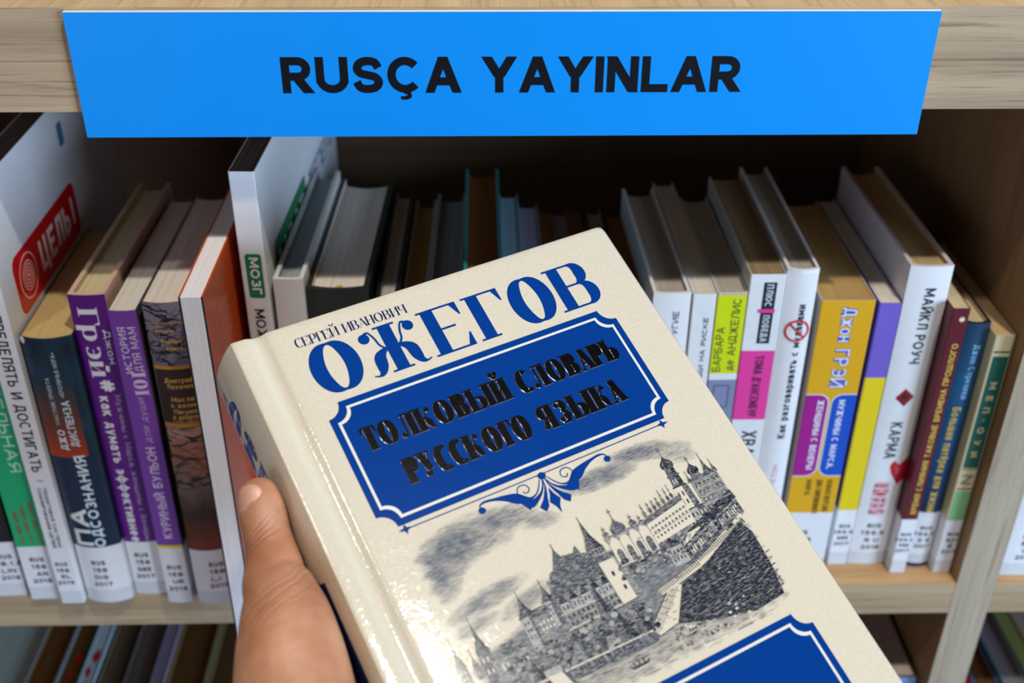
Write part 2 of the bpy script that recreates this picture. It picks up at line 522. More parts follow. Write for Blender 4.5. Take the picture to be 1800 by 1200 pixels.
class Book:
    """local frame: origin at the foot of the spine's middle, x across, y into the shelf, z up (mm)"""

    def __init__(self, name, label, x0, x1, y, h, d, side, bands, page, t=.45, rec=.4, bulge=0., bs=0., group=None,
                 cat='book', z=ZS, rev=False, fore=4, inner=None, edge=None, endm=None, pagelines=2600):
        self.name, self.w, self.h, self.d, self.t, self.bulge = name, x1 - x0, h, d, t, bulge
        yaw = -math.atan(bs / 100) + (pi if rev else 0)
        loc = Vector(((x0 + x1) / 2 * MM, y * MM, z + ZC + .0003))
        if rev:                              # put in with the spine towards the back
            loc.y += d * MM
        self.root = empty(name, loc, label, cat, group, yaw)
        self.side, self.bands, self.page = side, bands, page
        self.rec, self.fore = rec, fore
        self.inner = inner or page
        self.edge = edge or side
        self.endm = endm or self.edge
        self.pl = pagelines
        self.cover = MB()
        self.parts = {'spine_lettering': MB()}
        self.letters = self.parts['spine_lettering']
        self.label = None
        self.extra = []

        w = self.w
        if bulge:
            self.arc = [(-w / 2 + w * i / 12, bulge * (2 * i / 12 - 1) ** 2) for i in range(13)]
        else:
            c = min(.6, w * .1)
            self.arc = [(-w / 2, c), (-w / 2 + c * .35, c * .3), (-w / 2 + c, 0), (w / 2 - c, 0), (w / 2 - c * .35, c * .3), (w / 2, c)]
        self.cuts = [p[0] for p in self.arc[1:-1]]

    def yb(self, x):
        a = self.arc
        for p, q in zip(a, a[1:]):
            if x <= q[0] or q is a[-1]:
                return p[1] + (q[1] - p[1]) * (x - p[0]) / (q[0] - p[0])
        return 0

    def lay(self, mb, v, f, layer, where, m, xi=0):
        """put flat polygons (x, z) on the spine, cut along its bends, or on the right cover"""
        if where != 'spine':
            mb.add([self.on_right(a, b, layer) for a, b in v], f, m)
            return
        for fc in f:
            poly = [v[i] for i in fc]
            xs = [p[0] for p in poly]
            cuts = [c for c in self.cuts if min(xs) + .01 < c < max(xs) - .01]
            pieces = [poly]
            for c in cuts:
                last = pieces.pop()
                lo, hi = [], []
                for i in range(len(last)):
                    a, b = last[i], last[(i + 1) % len(last)]
                    (lo if a[0] <= c else hi).append(a)
                    if (a[0] <= c) != (b[0] <= c):
                        t = (c - a[0]) / (b[0] - a[0])
                        q = (c, a[1] + (b[1] - a[1]) * t)
                        lo.append(q)
                        hi.append(q)
                pieces += [lo, hi]
            for pc in pieces:
                if len(pc) > 2:
                    mb.add([self.on_spine(a, b, layer) for a, b in pc], [tuple(range(len(pc)))], m)

    # -- placing marks on the spine / right cover
    def on_spine(self, x, z, layer=1):
        return (x * MM, (self.yb(x) - .09 * layer) * MM, z * MM)

    def on_right(self, y, z, layer=1):
        return ((self.w / 2 + .09 * layer) * MM, y * MM, z * MM)

    def patch(self, outline, m, layer=1, where='spine', mb=None):
        """outline of (x, z) on the spine or (y, z) on the right cover"""
        v, f = fill(outline)
        self.lay(mb or self.cover, v, f, layer, where, m)

    def text(self, s, xc, h, z0, z1, m, dirn='up', w=.16, style='sans', layer=2, slant=0, track=None, where='spine', part='spine_lettering'):
        """letters run from z0 to z1 along the spine ('up'/'down'), centred on xc; 'flat' runs across from z0 to z1 at height xc"""
        L = abs(z1 - z0)
        polys, _ = lettering(s, h, L, w, style, track, slant)
        mb = self.parts.setdefault(part, MB())
        for v, f, k in polys:
            if dirn == 'up':
                out = [(xc - (b - h / 2), z0 + a) for a, b in v]
            elif dirn == 'down':
                out = [(xc + (b - h / 2), z0 - a) for a, b in v]
            else:
                out = [(z0 + a, xc + b - h / 2) for a, b in v]
            self.lay(mb, out, f, layer + .07 * k, where, m)

    def call_label(self, top, lines, lx=0, size=3.1, zt=28.5, wrap=True, foot=0.):
        """white library label round the foot of the spine"""
        mb = MB()
        xs = [p[0] for p in self.arc]
        n = len(xs) - 1
        e = .06
        for z0, z1, m in ((foot, 9.5, LABELT), (9.5, top, LABELW)):
            v = []
            for x in xs:
                v += [(x * MM, (self.yb(x) - e) * MM, z0 * MM), (x * MM, (self.yb(x) - e) * MM, z1 * MM)]
            f = [(2 * i, 2 * i + 2, 2 * i + 3, 2 * i + 1) for i in range(n)]
            mb.add(v, f, m)
            if wrap:
                for sg in (-1, 1):
                    x = sg * (self.w / 2 + e)
                    y0 = self.yb(self.w / 2) - e
                    mb.add([(x * MM, y0 * MM, z0 * MM), (x * MM, (y0 + 22) * MM, z0 * MM), (x * MM, (y0 + 22) * MM, z1 * MM), (x * MM, y0 * MM, z1 * MM)], [(0, 1, 2, 3)], m)
        self.label = mb
        tx = MB()
        z = zt
        for ln in lines:
            L = size * .92 * len(ln)
            polys, _ = lettering(ln, size, L * .92, .2)
            for v, f, k in polys:
                self.lay(tx, [(lx - L / 2 + a, z + b) for a, b in v], f, 2.2 + .07 * k, 'spine', INK)
            z -= size * 1.72
        self.label_text = tx

    def finish(self):
        w, h, d, t = self.w, self.h, self.d, self.t
        arc = self.arc
        outer = [(-w / 2, d)] + arc + [(w / 2, d)]
        k = (w - 2 * t) / w
        inner = [(-w / 2 + t, d)] + [(x * k, max(y + t, t)) for x, y in arc] + [(w / 2 - t, d)]
        zs = [0]
        rows = []
        for ztop, m in self.bands:
            zs.append(min(ztop, h))
            rows.append(m)
        if zs[-1] < h - .01:
            zs.append(h)
            rows.append(self.bands[-1][1])
        cv = self.cover

        def wall(path, sgn, spine):
            for r in range(len(zs) - 1):
                z0, z1 = zs[r], zs[r + 1]
                for i in range(len(path) - 1):
                    a, b = path[i], path[i + 1]
                    sp = 0 < i < len(path) - 2
                    m = (rows[r] if sp else self.side) if spine else self.inner
                    q = [(a[0] * MM, a[1] * MM, z0 * MM), (b[0] * MM, b[1] * MM, z0 * MM), (b[0] * MM, b[1] * MM, z1 * MM), (a[0] * MM, a[1] * MM, z1 * MM)]
                    cv.add(q, [(0, 1, 2, 3) if sgn > 0 else (3, 2, 1, 0)], m)
        wall(outer, 1, True)
        wall(inner, -1, False)
        for z in (0, h):
            for i in range(len(outer) - 1):
                a, b, c2, d2 = outer[i], outer[i + 1], inner[i + 1], inner[i]
                cv.add([(p[0] * MM, p[1] * MM, z * MM) for p in (a, b, c2, d2)], [(3, 2, 1, 0) if z == 0 else (0, 1, 2, 3)], self.edge)
        for i in (0, len(outer) - 1):
            a, b = outer[i], inner[i]
            cv.add([(a[0] * MM, a[1] * MM, 0), (b[0] * MM, b[1] * MM, 0), (b[0] * MM, b[1] * MM, h * MM), (a[0] * MM, a[1] * MM, h * MM)], [(0, 1, 2, 3)], self.endm)
        cv.build('cover', self.root)
        # page block
        pb = MB()
        gap = .03
        kk = (w - 2 * t - 2 * gap) / w
        pa = [(x * kk, max(y + t, t) + gap) for x, y in arc]
        fd = d - self.fore
        conc = min(3.5, w * .12) if self.fore > 2 else 0
        pe = [(pa[-1][0] - (pa[-1][0] - pa[0][0]) * i / 8, fd - conc * (1 - (2 * i / 8 - 1) ** 2)) for i in range(9)]
        loop = pa + pe
        z0, z1 = self.rec, h - self.rec
        vv = [(x * MM, y * MM, z0 * MM) for x, y in loop] + [(x * MM, y * MM, z1 * MM) for x, y in loop]
        m = len(loop)
        fs = [(i, (i + 1) % m, m + (i + 1) % m, m + i) for i in range(m)]
        pb.add(vv, fs, self.page)
        for z, flip in ((0, True), (1, False)):
            tv, tf = fill(loop)
            zz = z1 if z else z0
            pb.add([(x * MM, y * MM, zz * MM) for x, y in tv], tf, self.page)
        pb.build('page_block', self.root)
        for nm, mb in self.parts.items():
            if mb.v:
                mb.build(nm, self.root)
        if self.label:
            lo = self.label.build('spine_label', self.root)
            lo['label'] = 'white call number label'
            self.label_text.build('call_number', lo)
        for nm, mb, lab in self.extra:
            o = mb.build(nm, self.root)
            if lab:
                o['label'] = lab
        return self.root


def dense(outline, step):
    out = []
    n = len(outline)
    for i in range(n):
        a, b = outline[i], outline[(i + 1) % n]
        l = sqrt((a[0] - b[0]) ** 2 + (a[1] - b[1]) ** 2)
        m = max(1, int(l / step))
        for k in range(m):
            out.append((a[0] + (b[0] - a[0]) * k / m, a[1] + (b[1] - a[1]) * k / m))
    return out


def rect(x0, x1, y0, y1):
    return [(x0, y0), (x1, y0), (x1, y1), (x0, y1)]


def rrect(x0, x1, y0, y1, r, n=6, corners=(1, 1, 1, 1)):
    out = []
    for (cx, cy, a0, on) in ((x1 - r, y0 + r, -90, corners[0]), (x1 - r, y1 - r, 0, corners[1]), (x0 + r, y1 - r, 90, corners[2]), (x0 + r, y0 + r, 180, corners[3])):
        if on:
            out += [(cx + r * cos(radians(a0 + 90 * i / n)), cy + r * sin(radians(a0 + 90 * i / n))) for i in range(n + 1)]
        else:
            out.append((x1 if a0 in (-90, 0) else x0, y0 if a0 in (-90, 180) else y1))
    return out


def ellipse(cx, cy, rx, ry, n=28, a0=0, a1=360):
    return [(cx + rx * cos(radians(a0 + (a1 - a0) * i / n)), cy + ry * sin(radians(a0 + (a1 - a0) * i / n))) for i in range(n)]


# ------------------------------------------------------------------ bookcase
WD_F = wood('oak_edge_across', 0, (182, 158, 126), (104, 80, 54))
WD_V = wood('oak_edge_upright', 2, (178, 164, 142), (116, 96, 72))
WD_T = wood('oak_top_face', 1, (206, 178, 132), (150, 118, 76))
WD_S = wood('oak_shelf_face', 0, (196, 158, 112), (140, 104, 66))
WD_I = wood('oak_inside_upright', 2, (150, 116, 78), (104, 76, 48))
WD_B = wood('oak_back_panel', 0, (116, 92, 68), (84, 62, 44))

case = empty('bookcase', (0, 0, 0), 'light oak bookcase with open shelves full of books', 'bookcase')
X_L, X_R, X_E, DEP = -.395, .2765, .925, .285


def board(name, x0, x1, y0, y1, z0, z1, face, front, sides=None):
    b = MB()
    b.box(x0, x1, y0, y1, z0 + ZC, z1 + ZC, face, dict(front=front, **(sides or {})))
    return b.build(name, case, .0007)


board('top_board', X_L - .023, X_E, 0, DEP + .012, -.1505, -.1275, WD_T, WD_F)
board('under_board', X_L - .023, X_E, 0, DEP + .012, -.1733, -.1507, WD_S, WD_F)
UP = ((X_L - .023, X_L), (X_R, X_R + .0232), (X_E - .023, X_E))
for a, b in UP:
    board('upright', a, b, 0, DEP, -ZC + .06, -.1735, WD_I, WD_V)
for (a, b) in ((X_L, X_R), (X_R + .0232, X_E - .023)):
    for zt in (ZS, ZS - .3145, ZS - .629):
        board('shelf', a + .0002, b - .0002, .0002, DEP - .0003, zt - .0235, zt, WD_S, WD_F)
board('plinth', X_L - .02, X_E - .003, .03, DEP, -ZC, -ZC + .0598, WD_S, WD_F)
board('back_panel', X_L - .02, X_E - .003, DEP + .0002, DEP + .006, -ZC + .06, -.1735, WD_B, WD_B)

# the room round it
fm = mat((150, 146, 140), .4)
b = MB()
b.box(-3, 3, -3.5, .6, -.05, 0, fm)
o = b.build('floor')
o['kind'] = 'structure'
b = MB()
b.box(-3, 3, .6, .7, 0, 2.9, mat((214, 210, 202), .8))
o = b.build('wall_back')
o['kind'] = 'structure'

# ------------------------------------------------------------------ sign
sg = empty('shelf_sign', (.0101, 0, -.1841 + ZC), 'blue shelf sign with black capital lettering on the bookcase top edge', 'sign')
b = MB()
SW, SH = .3725, .0554
blue = mat((0, 141, 229), .4, .01, 0, 0, .3)
b.box(-SW / 2, SW / 2, -.0030, -.0001, 0, SH, mat((238, 240, 242), .5), dict(front=blue))
b.build('sign_panel', sg)
tx = MB()
blk = mat((10, 12, 20), .5, .02, 0, 0, .2)
polys, L = lettering('RUSÇA YAYINLAR', .01605, .2004, .225, 'sans', .095)
for v, f, k in polys:
    tx.add([(-.0974 + x, -.00312 - k * 8e-6, .0201 + y) for x, y in v], f, blk)
tx.build('sign_lettering', sg)

# ------------------------------------------------------------------ books on the middle shelf
PG_CREAM = paper((206, 190, 152))
PG_TAN = paper((196, 170, 116))
PG_WHITE = paper((220, 212, 202))
PG_GREY = paper((178, 170, 160))
PG_OLD = paper((176, 146, 92))
PG_BROWN = paper((128, 84, 40))
PG_DARK = paper((104, 92, 90), 1500, .3)
CW = mat((224, 224, 226), .3)
CW2 = mat((214, 210, 206), .5)
BLACK = mat((22, 22, 28), .4)
TXK = mat((30, 30, 38), .5)
TXW = mat((232, 228, 236), .5)
GOLD = mat((214, 178, 78), .4)
GRP = 'books on the middle shelf'


def glossy(rgb):
    return mat(rgb, .28, .04)


# far left: only its foot shows
bk = Book('book', 'black book with white foot label at the left edge of the middle shelf', -288, -265.0, .6, 192, 130, BLACK, [(192, BLACK)], PG_WHITE, t=2.2, rec=2.5, bs=-5, group=GRP)
bk.call_label(40.5, ['RUS', '158.1.8', 'LIN', '2018'], lx=5.2)
bk.finish()

green = glossy((22, 168, 112))
bk = Book('book', 'green paperback with pale lettering beside the white book with the red badge', -262.2, -244.6, -2, 200, 145, green, [(200, green)], PG_WHITE, bs=-3.5, group=GRP)
bk.text('СЕРДЕЛЬНАЯ', 3.4, 6.2, 172, 92, mat((176, 226, 204), .5), 'down', .17)
bk.text('КНИГА', -4.6, 6.2, 160, 106, mat((176, 226, 204), .5), 'down', .17)
orx = mat((132, 104, 60), .5)
for i, z in enumerate((71, 71, 71)):
    bk.text('ВВЕРХ ВНИЗ ТУТ', 5 - i * 4.6, 2.4, z - i * 3, 42, orx, 'down', .2, part='subtitle_lettering')
bk.call_label(39.6, ['RUS', '158', 'CAN', '2018'], lx=1)
bk.finish()

bk = Book('book', 'tall white book with red badge on its cover and black spine lettering', -243.6, -230.9, -5.8, 256, 205, CW, [(256, CW)], PG_DARK, t=.6, rec=.3, bs=-1.6, group=GRP, fore=1)
bk.text('ОПРЕДЕЛЯТЬ И ДОСТИГАТЬ', .3, 5.6, 196, 95, TXK, 'down', .15)
bk.patch(rect(-1.5, 1.9, 88.7, 89.5), mat((120, 160, 214), .5), 1)
gt = mat((88, 90, 104), .5)
bk.text('ПОШАГОВАЯ СИСТЕМА', 1.3, 1.9, 84, 42, gt, 'down', .2, part='subtitle_lettering')
bk.text('ПЛАНИРОВАНИЯ ЦЕЛЕЙ', -1.7, 1.9, 84, 42, gt, 'down', .2, part='subtitle_lettering')
red = glossy((206, 14, 22))
bk.patch(rrect(17, 118, 179, 210.5, 6), red, 1, 'right')
tw = mat((236, 214, 208), .5)
bk.text('ЦЕЛЬ!', 194.8, 17, 53, 114, tw, 'flat', .2, where='right', part='cover_lettering')


def ringp(bk, mb, where, cx, cy, r, wd, m, layer, n=32):
    pts = [(cx + r * cos(2 * pi * i / n), cy + r * sin(2 * pi * i / n)) for i in range(n)]
    v, f = strip(pts, [wd] * n, True)
    bk.lay(mb, v, f, layer, where, m)


for r_, w_ in ((11.6, .75), (7.6, .5), (5.9, .5), (4.2, .5), (2.5, .5)):
    ringp(bk, bk.parts['cover_lettering'], 'right', 34, 194.6, r_, w_, tw, 2)
bk.patch(ellipse(34, 194.6, 1, 1, 14), tw, 2, 'right', bk.parts['cover_lettering'])
bk.patch(rrect(112, 120, 232, 245, 1.5), mat((70, 116, 148), .5), 1, 'right')
bk.call_label(43, ['RUS', '158', 'CEL', '2019'], lx=-.4, size=2.7, wrap=False)
bk.finish()


def cosmos_mat():
    m, nt, b_ = base_mat('night_sky_print')
    tc = N(nt, 'ShaderNodeTexCoord')
    no = N(nt, 'ShaderNodeTexNoise')
    no.inputs['Scale'].default_value = 70
    no.inputs['Detail'].default_value = 5
    nt.links.new(tc.outputs['Object'], no.inputs['Vector'])
    rp = N(nt, 'ShaderNodeValToRGB')
    for p, c in ((.3, (8, 22, 40)), (.55, (14, 48, 66)), (.72, (22, 64, 100)), (.8, (60, 110, 160))):
        e = rp.color_ramp.elements.new(p)
        e.color = s2l(c) + (1,)
    rp.color_ramp.elements.remove(rp.color_ramp.elements[0])
    nt.links.new(no.outputs['Fac'], rp.inputs['Fac'])
    nt.links.new(rp.outputs['Color'], b_.inputs['Base Color'])
    b_.inputs['Roughness'].default_value = .3
    return m


def zramp_mat(name, z0, z1, stops, rough=.35):
    """print whose colour runs up the spine (object z in metres)"""
    m, nt, b_ = base_mat(name)
    tc = N(nt, 'ShaderNodeTexCoord')
    sx = N(nt, 'ShaderNodeSeparateXYZ')
    nt.links.new(tc.outputs['Object'], sx.inputs[0])
    no = N(nt, 'ShaderNodeTexNoise')
    no.inputs['Scale'].default_value = 90
    no.inputs['Detail'].default_value = 4
    nt.links.new(tc.outputs['Object'], no.inputs['Vector'])
    mr = N(nt, 'ShaderNodeMapRange')
    mr.inputs['From Min'].default_value = z0
    mr.inputs['From Max'].default_value = z1
    nt.links.new(sx.outputs['Z'], mr.inputs['Value'])
    ad = N(nt, 'ShaderNodeMath', operation='MULTIPLY_ADD')
    nt.links.new(no.outputs['Fac'], ad.inputs[0])
    ad.inputs[1].default_value = .35
    nt.links.new(mr.outputs['Result'], ad.inputs[2])
    sb = N(nt, 'ShaderNodeMath', operation='SUBTRACT')
    nt.links.new(ad.outputs[0], sb.inputs[0])
    sb.inputs[1].default_value = .17
    rp = N(nt, 'ShaderNodeValToRGB')
    els = rp.color_ramp.elements
    els[0].position, els[0].color = stops[0][0], s2l(stops[0][1]) + (1,)
    els[1].position, els[1].color = stops[-1][0], s2l(stops[-1][1]) + (1,)
    for p, c in stops[1:-1]:
        e = els.new(p)
        e.color = s2l(c) + (1,)
    nt.links.new(sb.outputs[0], rp.inputs['Fac'])
    nt.links.new(rp.outputs['Color'], b_.inputs['Base Color'])
    b_.inputs['Roughness'].default_value = rough
    return m


cosmos = cosmos_mat()
ember = zramp_mat('ember_print', .104, .150, ((0, (170, 50, 16)), (.45, (104, 52, 34)), (1, (22, 50, 64))))
navy = glossy((14, 38, 66))
bk = Book('book', 'dark blue paperback with glowing orange band, tan pages and worn corner', -229.4, -203.9, -5.6, 177, 126, navy, [(104, navy), (177, cosmos)], PG_TAN, t=.5, bulge=3.6, bs=-1.8, group=GRP)
pale = mat((206, 220, 226), .5)
bk.patch(rect(-12.6, 7.8, 104, 150.5), ember, .8)
bk.text('УЧАСТНИК ПРОЕКТА', -3.4, 2.2, 125, 154, mat((170, 186, 190), .5), 'up', .17)
bk.text('«КРОЛИЧЬЯ НОРА»', 2.2, 2.2, 142, 169, mat((170, 186, 190), .5), 'up', .17)
bk.text('ДЖО', -3.0, 4, 109, 122, pale, 'up', .2)
bk.text('ДИСПЕНЗА', 2.8, 4, 111, 140, pale, 'up', .18)
bk.text('ОДСОЗНАНИЯ', 3.0, 5.6, 42, 105, mat((214, 232, 238), .5), 'up', .2)
bk.text('ПА', -5.2, 9.5, 43, 69, mat((222, 226, 220), .5), 'up', .24)
bk.patch(ellipse(-11.6, 175.2, 1.2, 2.2, 12), mat((220, 212, 198), .7), 1)
bk.call_label(41.5, ['RUS', '158', 'DIS', '2017'], lx=-.5)
bk.finish()

purple = glossy((92, 16, 128))
pinkc = mat((206, 172, 156), .5)
bk = Book('book', 'deep purple hardback with ornate white lettering and cream pages', -203.4, -185.2, .6, 198, 136, pinkc, [(198, purple)], PG_CREAM, t=2.3, rec=2.6, bulge=1.0, bs=.5, group=GRP, edge=pinkc)
bk.text('Грэй', -.6, 9.5, 190, 151, TXW, 'down', .3, 'did')
bk.text('Джон', 6.4, 3.2, 178, 158, TXW, 'down', .2)
bk.text('#', 1.2, 7, 148.5, 141.5, TXW, 'down', .22)
bk.text('как думать эффективнее', -1.6, 5.4, 138.5, 40, TXW, 'down', .19)
bk.text('Мужчины с Марса, женщины с Венеры', 5.2, 3.0, 139, 41, mat((190, 160, 206), .5), 'down', .14)
bk.call_label(39.7, ['RUS', '158', 'GRE', '2017'], lx=-.5)
bk.finish()

lilac = glossy((118, 62, 164))
lightl = mat((214, 196, 228), .5)
bk = Book('book', 'lilac paperback lettered upwards with a thin yellow line over its label', -182.6, -169, -6.6, 193, 132, mat((88, 80, 88), .4), [(41, CW), (43.2, mat((220, 206, 30), .4)), (193, lilac)], PG_WHITE, t=.5, bulge=.7, bs=.5, group=GRP)
bk.text('101', 2.2, 6.6, 143.5, 157.5, lightl, 'up', .3, 'did')
bk.text('ИСТОРИЯ', -1.8, 3.9, 157, 184, lightl, 'up', .17)
bk.text('ДЛЯ МАМ', 3.2, 3.9, 158, 184, lightl, 'up', .14)
bk.text('КУРИНЫЙ БУЛЬОН', .6, 5.0, 48.5, 111, lightl, 'up', .17)
bk.text('для души', .6, 3.6, 114, 142, mat((196, 166, 216), .5), 'up', .13, slant=.3)
bk.call_label(41, ['RUS', '158', 'KUR', '2018'], lx=.6, zt=25.5)
bk.finish()

# photograph spine: bare branches above and below a brown title plate
sky_pr = zramp_mat('winter_trees_print', .124, .198, ((0, (60, 44, 40)), (.4, (104, 98, 110)), (1, (128, 122, 138))))
leaf_pr = zramp_mat('autumn_ground_print', .04, .128, ((0, (120, 46, 18)), (.3, (52, 28, 18)), (.55, (120, 100, 86)), (.8, (160, 98, 76)), (1, (190, 150, 128))))
bk = Book('book', 'photo printed book with bare branches, autumn leaves and gold lettering', -165.4, -146.2, -8.2, 198, 126, mat((56, 40, 40), .3), [(40, CW), (124, leaf_pr), (198, sky_pr)], PG_WHITE, t=.6, bulge=1.8, bs=0, group=GRP)
rnd = random.Random(4)
brn = mat((18, 14, 16), .5)
for i in range(120):
    zz = rnd.uniform(128, 197) if i < 64 else rnd.uniform(84, 126)
    if 126 < zz < 163 and i < 64:
        zz += 34
    x = rnd.uniform(-9, 9)
    a = rnd.uniform(-.6, .6) + (pi if rnd.random() < .5 else 0)
    pts = [(x, zz)]
    for k in range(rnd.randint(3, 6)):
        a += rnd.uniform(-.5, .5)
        x = min(9.3, max(-9.3, x + 2.6 * cos(a)))
        zz = min(197.4, max(83, zz + 2.6 * sin(a)))
        pts.append((x, zz))
    w0 = rnd.choice((.3, .45, .7, 1.3))
    v, f = strip(pts, [w0 * (1 - .7 * k / len(pts)) for k in range(len(pts))])
    bk.lay(bk.cover, v, f, 1 + .02 * (i % 20), 'spine', brn)
bk.patch(rect(-9.1, 9.5, 124.5, 162.2), mat((186, 126, 40), .35), 2.0)
bk.patch(rect(-9.1, 9.5, 127.5, 160.2), mat((48, 24, 16), .35), 2.6)
bk.patch(rect(-9.1, 9.5, 186.6, 187.2), mat((176, 130, 66), .35), 2.2)
gl = mat((206, 164, 70), .4)
for s_, z_, a_, b_, h_ in (('Дмитрий', 153.6, -5, 9, 2.8), ('Лихачев', 150, -4.4, 9, 2.8), ('Мысли', 142.2, -3.2, 8, 2.8), ('о жизни', 138.5, -4, 9, 2.8), ('Письма', 134.6, -3, 8.4, 2.8), ('о добром', 131.2, -4, 9.4, 2.8), ('Статьи, заметки', 128.6, -4.4, 8.5, 1.2), ('Молодежь', 182.6, -5, 4, 1.8), ('Россия', 176.6, -3, 7, 2.2), ('Книга', 172.6, -1, 7, 2.2)):
    bk.text(s_, z_, h_, a_, b_, gl, 'flat', .17, layer=3.4)
bk.call_label(40.5, ['RUS', '158', 'LIH', '2019'], lx=4.6)
bk.finish()

# the book pushed in with its fore-edge towards the room
orange = glossy((206, 82, 34))
bk = Book('book', 'orange book sticking out of the shelf with white page edges facing forward', -136.2, -125.2, -42.5, 220.5, 140, orange, [(220.5, orange)], paper((238, 234, 234), 2200, .07), t=.9, rec=.3, bs=0, group=GRP, rev=True, fore=.15, edge=orange, inner=mat((235, 232, 230), .5), endm=mat((26, 34, 44), .35), pagelines=2000)
ows = mat((232, 196, 178), .5)
for i in range(11):                        # small print on the cover that faces the camera (its left board after turning)
    zz = 201 - i * 2.9
    polys, L_ = lettering('наука и жизнь вокруг нас'[:(14 + (i * 5) % 9)], 1.15, None, .16)
    for v, f, k in polys:
        bk.letters.add([(-(bk.w / 2 + .09 + .006 * k) * MM, (bk.d - 24 - a) * MM, (zz + b_) * MM) for a, b_ in v], f, ows)
bk.finish()

# tall white paperback with a green badge
emer = glossy((6, 120, 78))
bk = Book('book', 'tall white paperback with green badge on spine and dark page edges', -119.6, -107.2, 10, 258, 224, CW, [(258, CW)], PG_DARK, t=.5, rec=.3, bs=3.6, group=GRP, fore=1)
bk.patch(rrect(-3.6, 4.4, 190.5, 215, 1.6), emer, 1)
bk.text('МОЗГ', .6, 4.6, 213, 192.5, TXW, 'down', .2)
bk.text('МОЖЕТ ВСЕ', .4, 5.0, 184, 140, TXK, 'down', .17)
bk.patch(rrect(21, 112, 178, 209.5, 4), emer, 1, 'right')
bk.text('МОЗГ', 193, 17, 30, 104, TXW, 'flat', .2, where='right', part='cover_lettering')
bk.text('ТЕПЕРЬ', 198, 13, 122, 210, mat((70, 92, 140), .5), 'flat', .14, where='right', part='cover_lettering')
bk.finish()

# grey-white hardback, dark green hardback with ribbon and the run behind the held book
bk = Book('book', 'grey white hardback with dark blue back board left of the green hardback', -104.8, -89.8, 10, 200.8, 136, CW2, [(200.8, CW2)], paper((150, 158, 164)), t=2.2, rec=3, bulge=.6, bs=2.8, group=GRP)
bk.finish()
dkg = mat((30, 38, 32), .35)
bk = Book('book', 'thick dark green hardback with white pages and yellow ribbon', -89.4, -58.2, 10, 194.6, 138, dkg, [(194.6, dkg)], PG_WHITE, t=2.6, rec=3, bulge=2.2, bs=2.8, group=GRP)
rb = MB()
yel = mat((190, 160, 20), .5)
rp_ = catmull([(1.5, 7.5, 191.9), (-.5, 5, 193.6), (-2.4, 3.4, 193.4), (-3.2, 2.8, 192.2)], 5)
for i in range(len(rp_) - 1):
    a, c = rp_[i], rp_[i + 1]
    rb.add([((a[0] - .4) * MM, (a[1] - 1.6) * MM, a[2] * MM), ((c[0] - .4) * MM, (c[1] - 1.6) * MM, c[2] * MM), ((c[0] + .6) * MM, (c[1] + 1.6) * MM, c[2] * MM), ((a[0] + .6) * MM, (a[1] + 1.6) * MM, a[2] * MM)], [(0, 1, 2, 3)], yel)
bk.extra.append(('ribbon_marker', rb, 'yellow ribbon'))
bk.finish()

teal = glossy((28, 128, 140))
MID = [
    # x0 x1 y h d side page t label
    (-55.2, -43.6, 10, 187.6, 136, BLACK, PG_GREY, 2.2, 'slim black hardback with grey pages right of the dark green one'),
    (-42.8, -29.8, 10, 181.2, 136, mat((168, 162, 154), .5), paper((168, 138, 84)), 1.8, 'light grey hardback with tan pages, left of the grey paged one'),
    (-29.2, -12.2, 10, 185.4, 136, mat((140, 142, 146), .5), paper((132, 132, 128)), 1.8, 'grey hardback with grey pages left of the teal edged book'),
    (-10.6, 8.9, 10, 201.4, 136, teal, PG_BROWN, 1.8, 'tall book with teal boards and brown pages'),
    (9.5, 20.3, 10, 185, 136, mat((150, 176, 190), .5), paper((148, 168, 180)), .5, 'light blue paperback right of the teal book'),
    (20.6, 32.2, 10, 178.2, 136, mat((150, 148, 168), .5), paper((150, 146, 164)), .5, 'lavender grey paperback right of the light blue one'),
    (32.8, 40.4, 10, 174.6, 136, mat((120, 84, 40), .5), PG_BROWN, .5, 'thin brown paged book right of the lavender paperback'),
    (40.8, 50.2, 10, 173, 136, mat((130, 116, 104), .5), paper((146, 134, 124)), .5, 'thin grey beige book behind the held book corner'),
    (50.6, 59, 10, 174.4, 136, mat((108, 72, 36), .5), PG_BROWN, .5, 'thin brown book left of the black boards'),
    (59.6, 73, 10, 176.4, 136, BLACK, PG_GREY, 2.6, 'narrow book with black boards above the held corner'),
    (73.8, 84.8, 10, 171.6, 136, mat((124, 84, 42), .5), paper((150, 100, 48)), .5, 'brown paged book beside the white hardback'),
]
for x0, x1, y, h, d, side, pg, t, lab in MID:
    bk = Book('book', lab, x0, x1, y, h, d, side, [(h, side)], pg, t=t, rec=(2.8 if t > 1 else .4), bulge=(.8 if t > 1 else 0), bs=(1.2 if x0 < -20 else 0), group=GRP)
    bk.finish()

# right of the held book
bk = Book('book', 'white hardback with thin grey spine lettering right of the held book', 85.4, 104.6, 12, 190, 130, CW, [(190, CW)], PG_GREY, t=1.8, rec=2.6, bulge=.8, bs=-1.6, group=GRP)
bk.text('БР ХОЛАН И ДРУГИЕ', 2.6, 3.2, 120, 179.5, mat((92, 98, 112), .5), 'up', .17)
bk.call_label(40, ['RUS', '158', 'BRH', '2017'])
bk.finish()

bk = Book('book', 'thin white paperback with small blue grey lettering beside the yellow spine', 105.4, 117.4, 12, 189.6, 140, CW, [(189.6, CW)], PG_WHITE, t=.5, bs=-1.4, group=GRP)
bk.text('ОНТЦИПДИ НА РИСКЕ', 1.8, 2.5, 118, 175.6, mat((58, 66, 96), .5), 'up', .17)
bk.call_label(40, ['RUS', '158', 'ONT', '2017'])
bk.finish()

